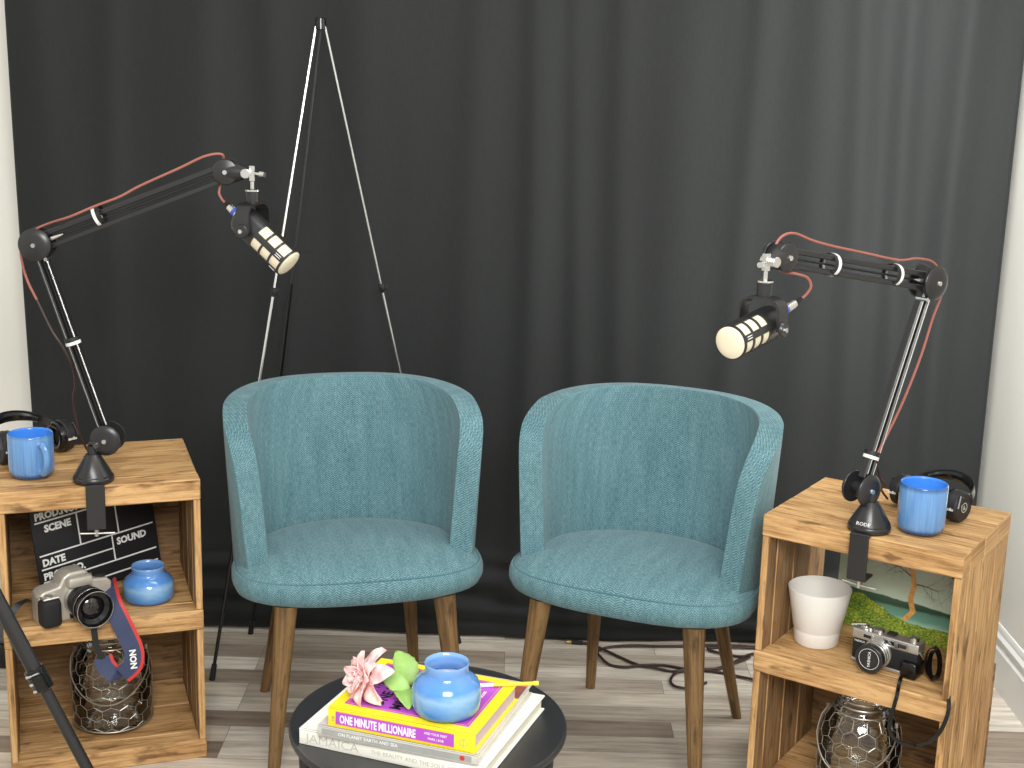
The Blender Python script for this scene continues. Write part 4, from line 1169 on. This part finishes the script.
# ------------------------------------------------------------------ artificial flower
def flower():
    o = V((-.212, 2.000, .5268)); t = thing('artificial_flower', 'pink silk flower with green leaves lying on the yellow book', 'flower', o)
    ax = V((-.86, -.42, .30)).normalized()       # where the bloom faces
    c = V((-.004, .004, .032))
    s1 = ax.orthogonal().normalized(); s2 = ax.cross(s1)
    rnd = random.Random(3)
    def petal(ang, tilt, L, w, base):
        # tilt: 0 = along the axis, 90 = flat open
        rad = s1*math.cos(ang)+s2*math.sin(ang); tan = ax.cross(rad).normalized()
        nu, nv = 8, 6; vs = []; fs = []
        for i in range(nu+1):
            u = i/nu; tt = tilt*(.55+.6*u)
            along = ax*math.cos(tt)+rad*math.sin(tt)
            nrm = rad*math.cos(tt)-ax*math.sin(tt)
            ww = w*math.sin(math.pi*min(.97, u*.86+.08))**.7
            for j in range(nv+1):
                v = j/nv-.5
                p = base+along*(L*u)+tan*(v*ww*2)-nrm*(v*v*ww*.9)+nrm*.0025*math.sin(u*9+ang*3+v*5)
                p.z = max(p.z, .0008)
                vs.append(p)
        for i in range(nu):
            for j in range(nv):
                a = i*(nv+1)+j; fs.append([a, a+1, a+nv+2, a+nv+1])
        mb = MB(); mb.add(vs, fs); ob = mb.build('petal', M['petal'], t, sharp=180)
        md = ob.modifiers.new('thickness', 'SOLIDIFY'); md.thickness = .0007
    for ring, (n, tilt, L, w) in enumerate(((5, R(12), .026, .010), (6, R(34), .036, .013), (7, R(60), .045, .015), (7, R(86), .050, .016))):
        for k in range(n):
            petal(2*math.pi*(k+.5*(ring % 2))/n+rnd.uniform(-.15, .15), tilt+rnd.uniform(-.12, .12), L*rnd.uniform(.9, 1.1), w, c-ax*.004*ring)
    MB().lathe([(0, -.010), (.006, -.008), (.009, 0), (.004, .008), (0, .009)], 14, 0, Matrix.Translation(c-ax*.008) @ V((0, 0, 1)).rotation_difference(ax).to_matrix().to_4x4()).build('calyx', M['leaf'], t)
    st = smooth_path([c-ax*.014, c+V((.030, .008, -.012)), c+V((.060, .006, -.024)), c+V((.075, .000, -.0272))], 5)
    MB().tube(st, .0018, 7).build('stem', simple('dark_brown_stem', srgb(66, 48, 40), .6), t)
    def leaf(p, d, up, L, w):
        p = V(p); d = V(d).normalized(); side = d.cross(V(up)).normalized(); n = side.cross(d)
        nu, nv = 12, 6; vs = []; fs = []
        for i in range(nu+1):
            u = i/nu; ww = w*math.sin(math.pi*(u**.8)*.98+.02)**.8*(1+.10*(i % 2))
            for j in range(nv+1):
                v = j/nv*2-1
                q = p+d*L*u+side*v*ww+n*(.22*abs(v)*ww-.0+.008*math.sin(u*math.pi))
                q.z = max(q.z, .0012); vs.append(q)
        for i in range(nu):
            for j in range(nv):
                a = i*(nv+1)+j; fs.append([a, a+1, a+nv+2, a+nv+1])
        mb = MB(); mb.add(vs, fs); ob = mb.build('leaf', M['leaf'], t, sharp=180)
        md = ob.modifiers.new('thickness', 'SOLIDIFY'); md.thickness = .0006
    leaf((.066, .040, .006), (-.42, .62, .60), (.3, -.75, .6), .062, .019)
    leaf((.066, .006, .006), (-.72, .38, .36), (.2, -.75, .65), .062, .015)
    leaf((.052, .012, .010), (.30, -.95, -.12), (.1, -.3, .95), .055, .015)
flower()

# ------------------------------------------------------------------ cables on the floor
def floor_cable(label, pts, m='cord_brown', tip=False):
    P3 = [(x, y, .0042+(i % 3)*.0012) for i, (x, y) in enumerate(pts)]
    o = V((P3[0][0], P3[0][1], 0)); t = thing('floor_cable', label, 'cable', o, 0, 'dark cables on the floor')
    MB().tube([p-o for p in smooth_path(P3, 6)], .0036, 7).build('cord', M[m], t)
    if tip:
        p = V(P3[0])-o
        MB().cyl(p+V((-.030, .004, 0)), p, .0055, .0055, 10).build('plug_sleeve', M['black_matte'], t)
        MB().cyl(p+V((-.042, .006, .001)), p+V((-.030, .004, 0)), .0048, .0048, 10).build('plug_tip', M['gold'], t)
floor_cable('dark cable with a gold plug tip snaking behind the right chair', [(.205, 3.432), (.225, 3.424), (.255, 3.392), (.297, 3.350), (.338, 3.305), (.375, 3.288), (.422, 3.274), (.467, 3.286), (.521, 3.287), (.556, 3.302), (.602, 3.35), (.64, 3.386), (.70, 3.40), (.76, 3.37)], tip=True)
floor_cable('dark cable in a long flat loop under the right chair reaching the crate', [(.662, 3.435), (.60, 3.44), (.542, 3.437), (.487, 3.432), (.4, 3.425), (.326, 3.420), (.268, 3.409), (.241, 3.38), (.247, 3.341), (.267, 3.303), (.304, 3.288), (.348, 3.299), (.404, 3.308), (.461, 3.286), (.51, 3.28), (.552, 3.27), (.587, 3.251), (.621, 3.233), (.70, 3.20)])
floor_cable('dark cable with a small round coil behind the right chair front leg', [(.73, 3.43), (.661, 3.430), (.605, 3.428), (.541, 3.425), (.533, 3.410), (.558, 3.390), (.601, 3.376), (.634, 3.372), (.581, 3.323), (.521, 3.287), (.477, 3.278), (.434, 3.262), (.414, 3.224), (.418, 3.188), (.438, 3.173), (.465, 3.178), (.501, 3.211)])

# ------------------------------------------------------------------ lights, world, camera
def area(name, loc, target, sx, sy, power, col=(1, 1, 1)):
    l = bpy.data.lights.new(name, 'AREA'); l.shape = 'RECTANGLE'; l.size = sx; l.size_y = sy; l.energy = power; l.color = col
    o = bpy.data.objects.new(name, l); COL.objects.link(o); o.location = loc
    o.rotation_euler = (V(target)-V(loc)).to_track_quat('-Z', 'Y').to_euler(); return o
area('ceiling_light_front', (.2, -.3, 2.35), (.0, 2.8, .35), 1.3, .9, 70, (1, .99, .97))
area('ceiling_light_back', (.45, 2.2, 2.66), (.45, 2.7, 0), 1.2, .6, 10, (1, .99, .97))
area('added_fill_right', (1.08, 2.96, 1.30), (.80, 3.5, 1.15), .2, 1.7, 9, (1, .99, .975))  # added lamp without a fixture; lifts the backdrop's right side like lens haze
wd = bpy.data.worlds.new('room_ambient'); SC.world = wd; wd.use_nodes = True
wd.node_tree.nodes['Background'].inputs[0].default_value = (1, .985, .96, 1)
wd.node_tree.nodes['Background'].inputs[1].default_value = .55

cam = bpy.data.cameras.new('camera'); co = bpy.data.objects.new('camera', cam); COL.objects.link(co)
cam.sensor_width = 36; cam.lens = 1400/1024*36; cam.clip_start = .02
Rm = Matrix(((.999635213, -.0270081562, 0), (.00613881108, .227211798, -.973826018), (.0263012452, .973470779, .227294712)))
co.matrix_world = Matrix.Translation((0, 0, 1.5)) @ Rm.to_4x4()
SC.camera = co
vs = SC.view_settings
SC.display_settings.display_device = 'sRGB'
vs.view_transform = 'Standard'; vs.look = 'None'; vs.gamma = 1; vs.use_curve_mapping = False; vs.exposure = .5
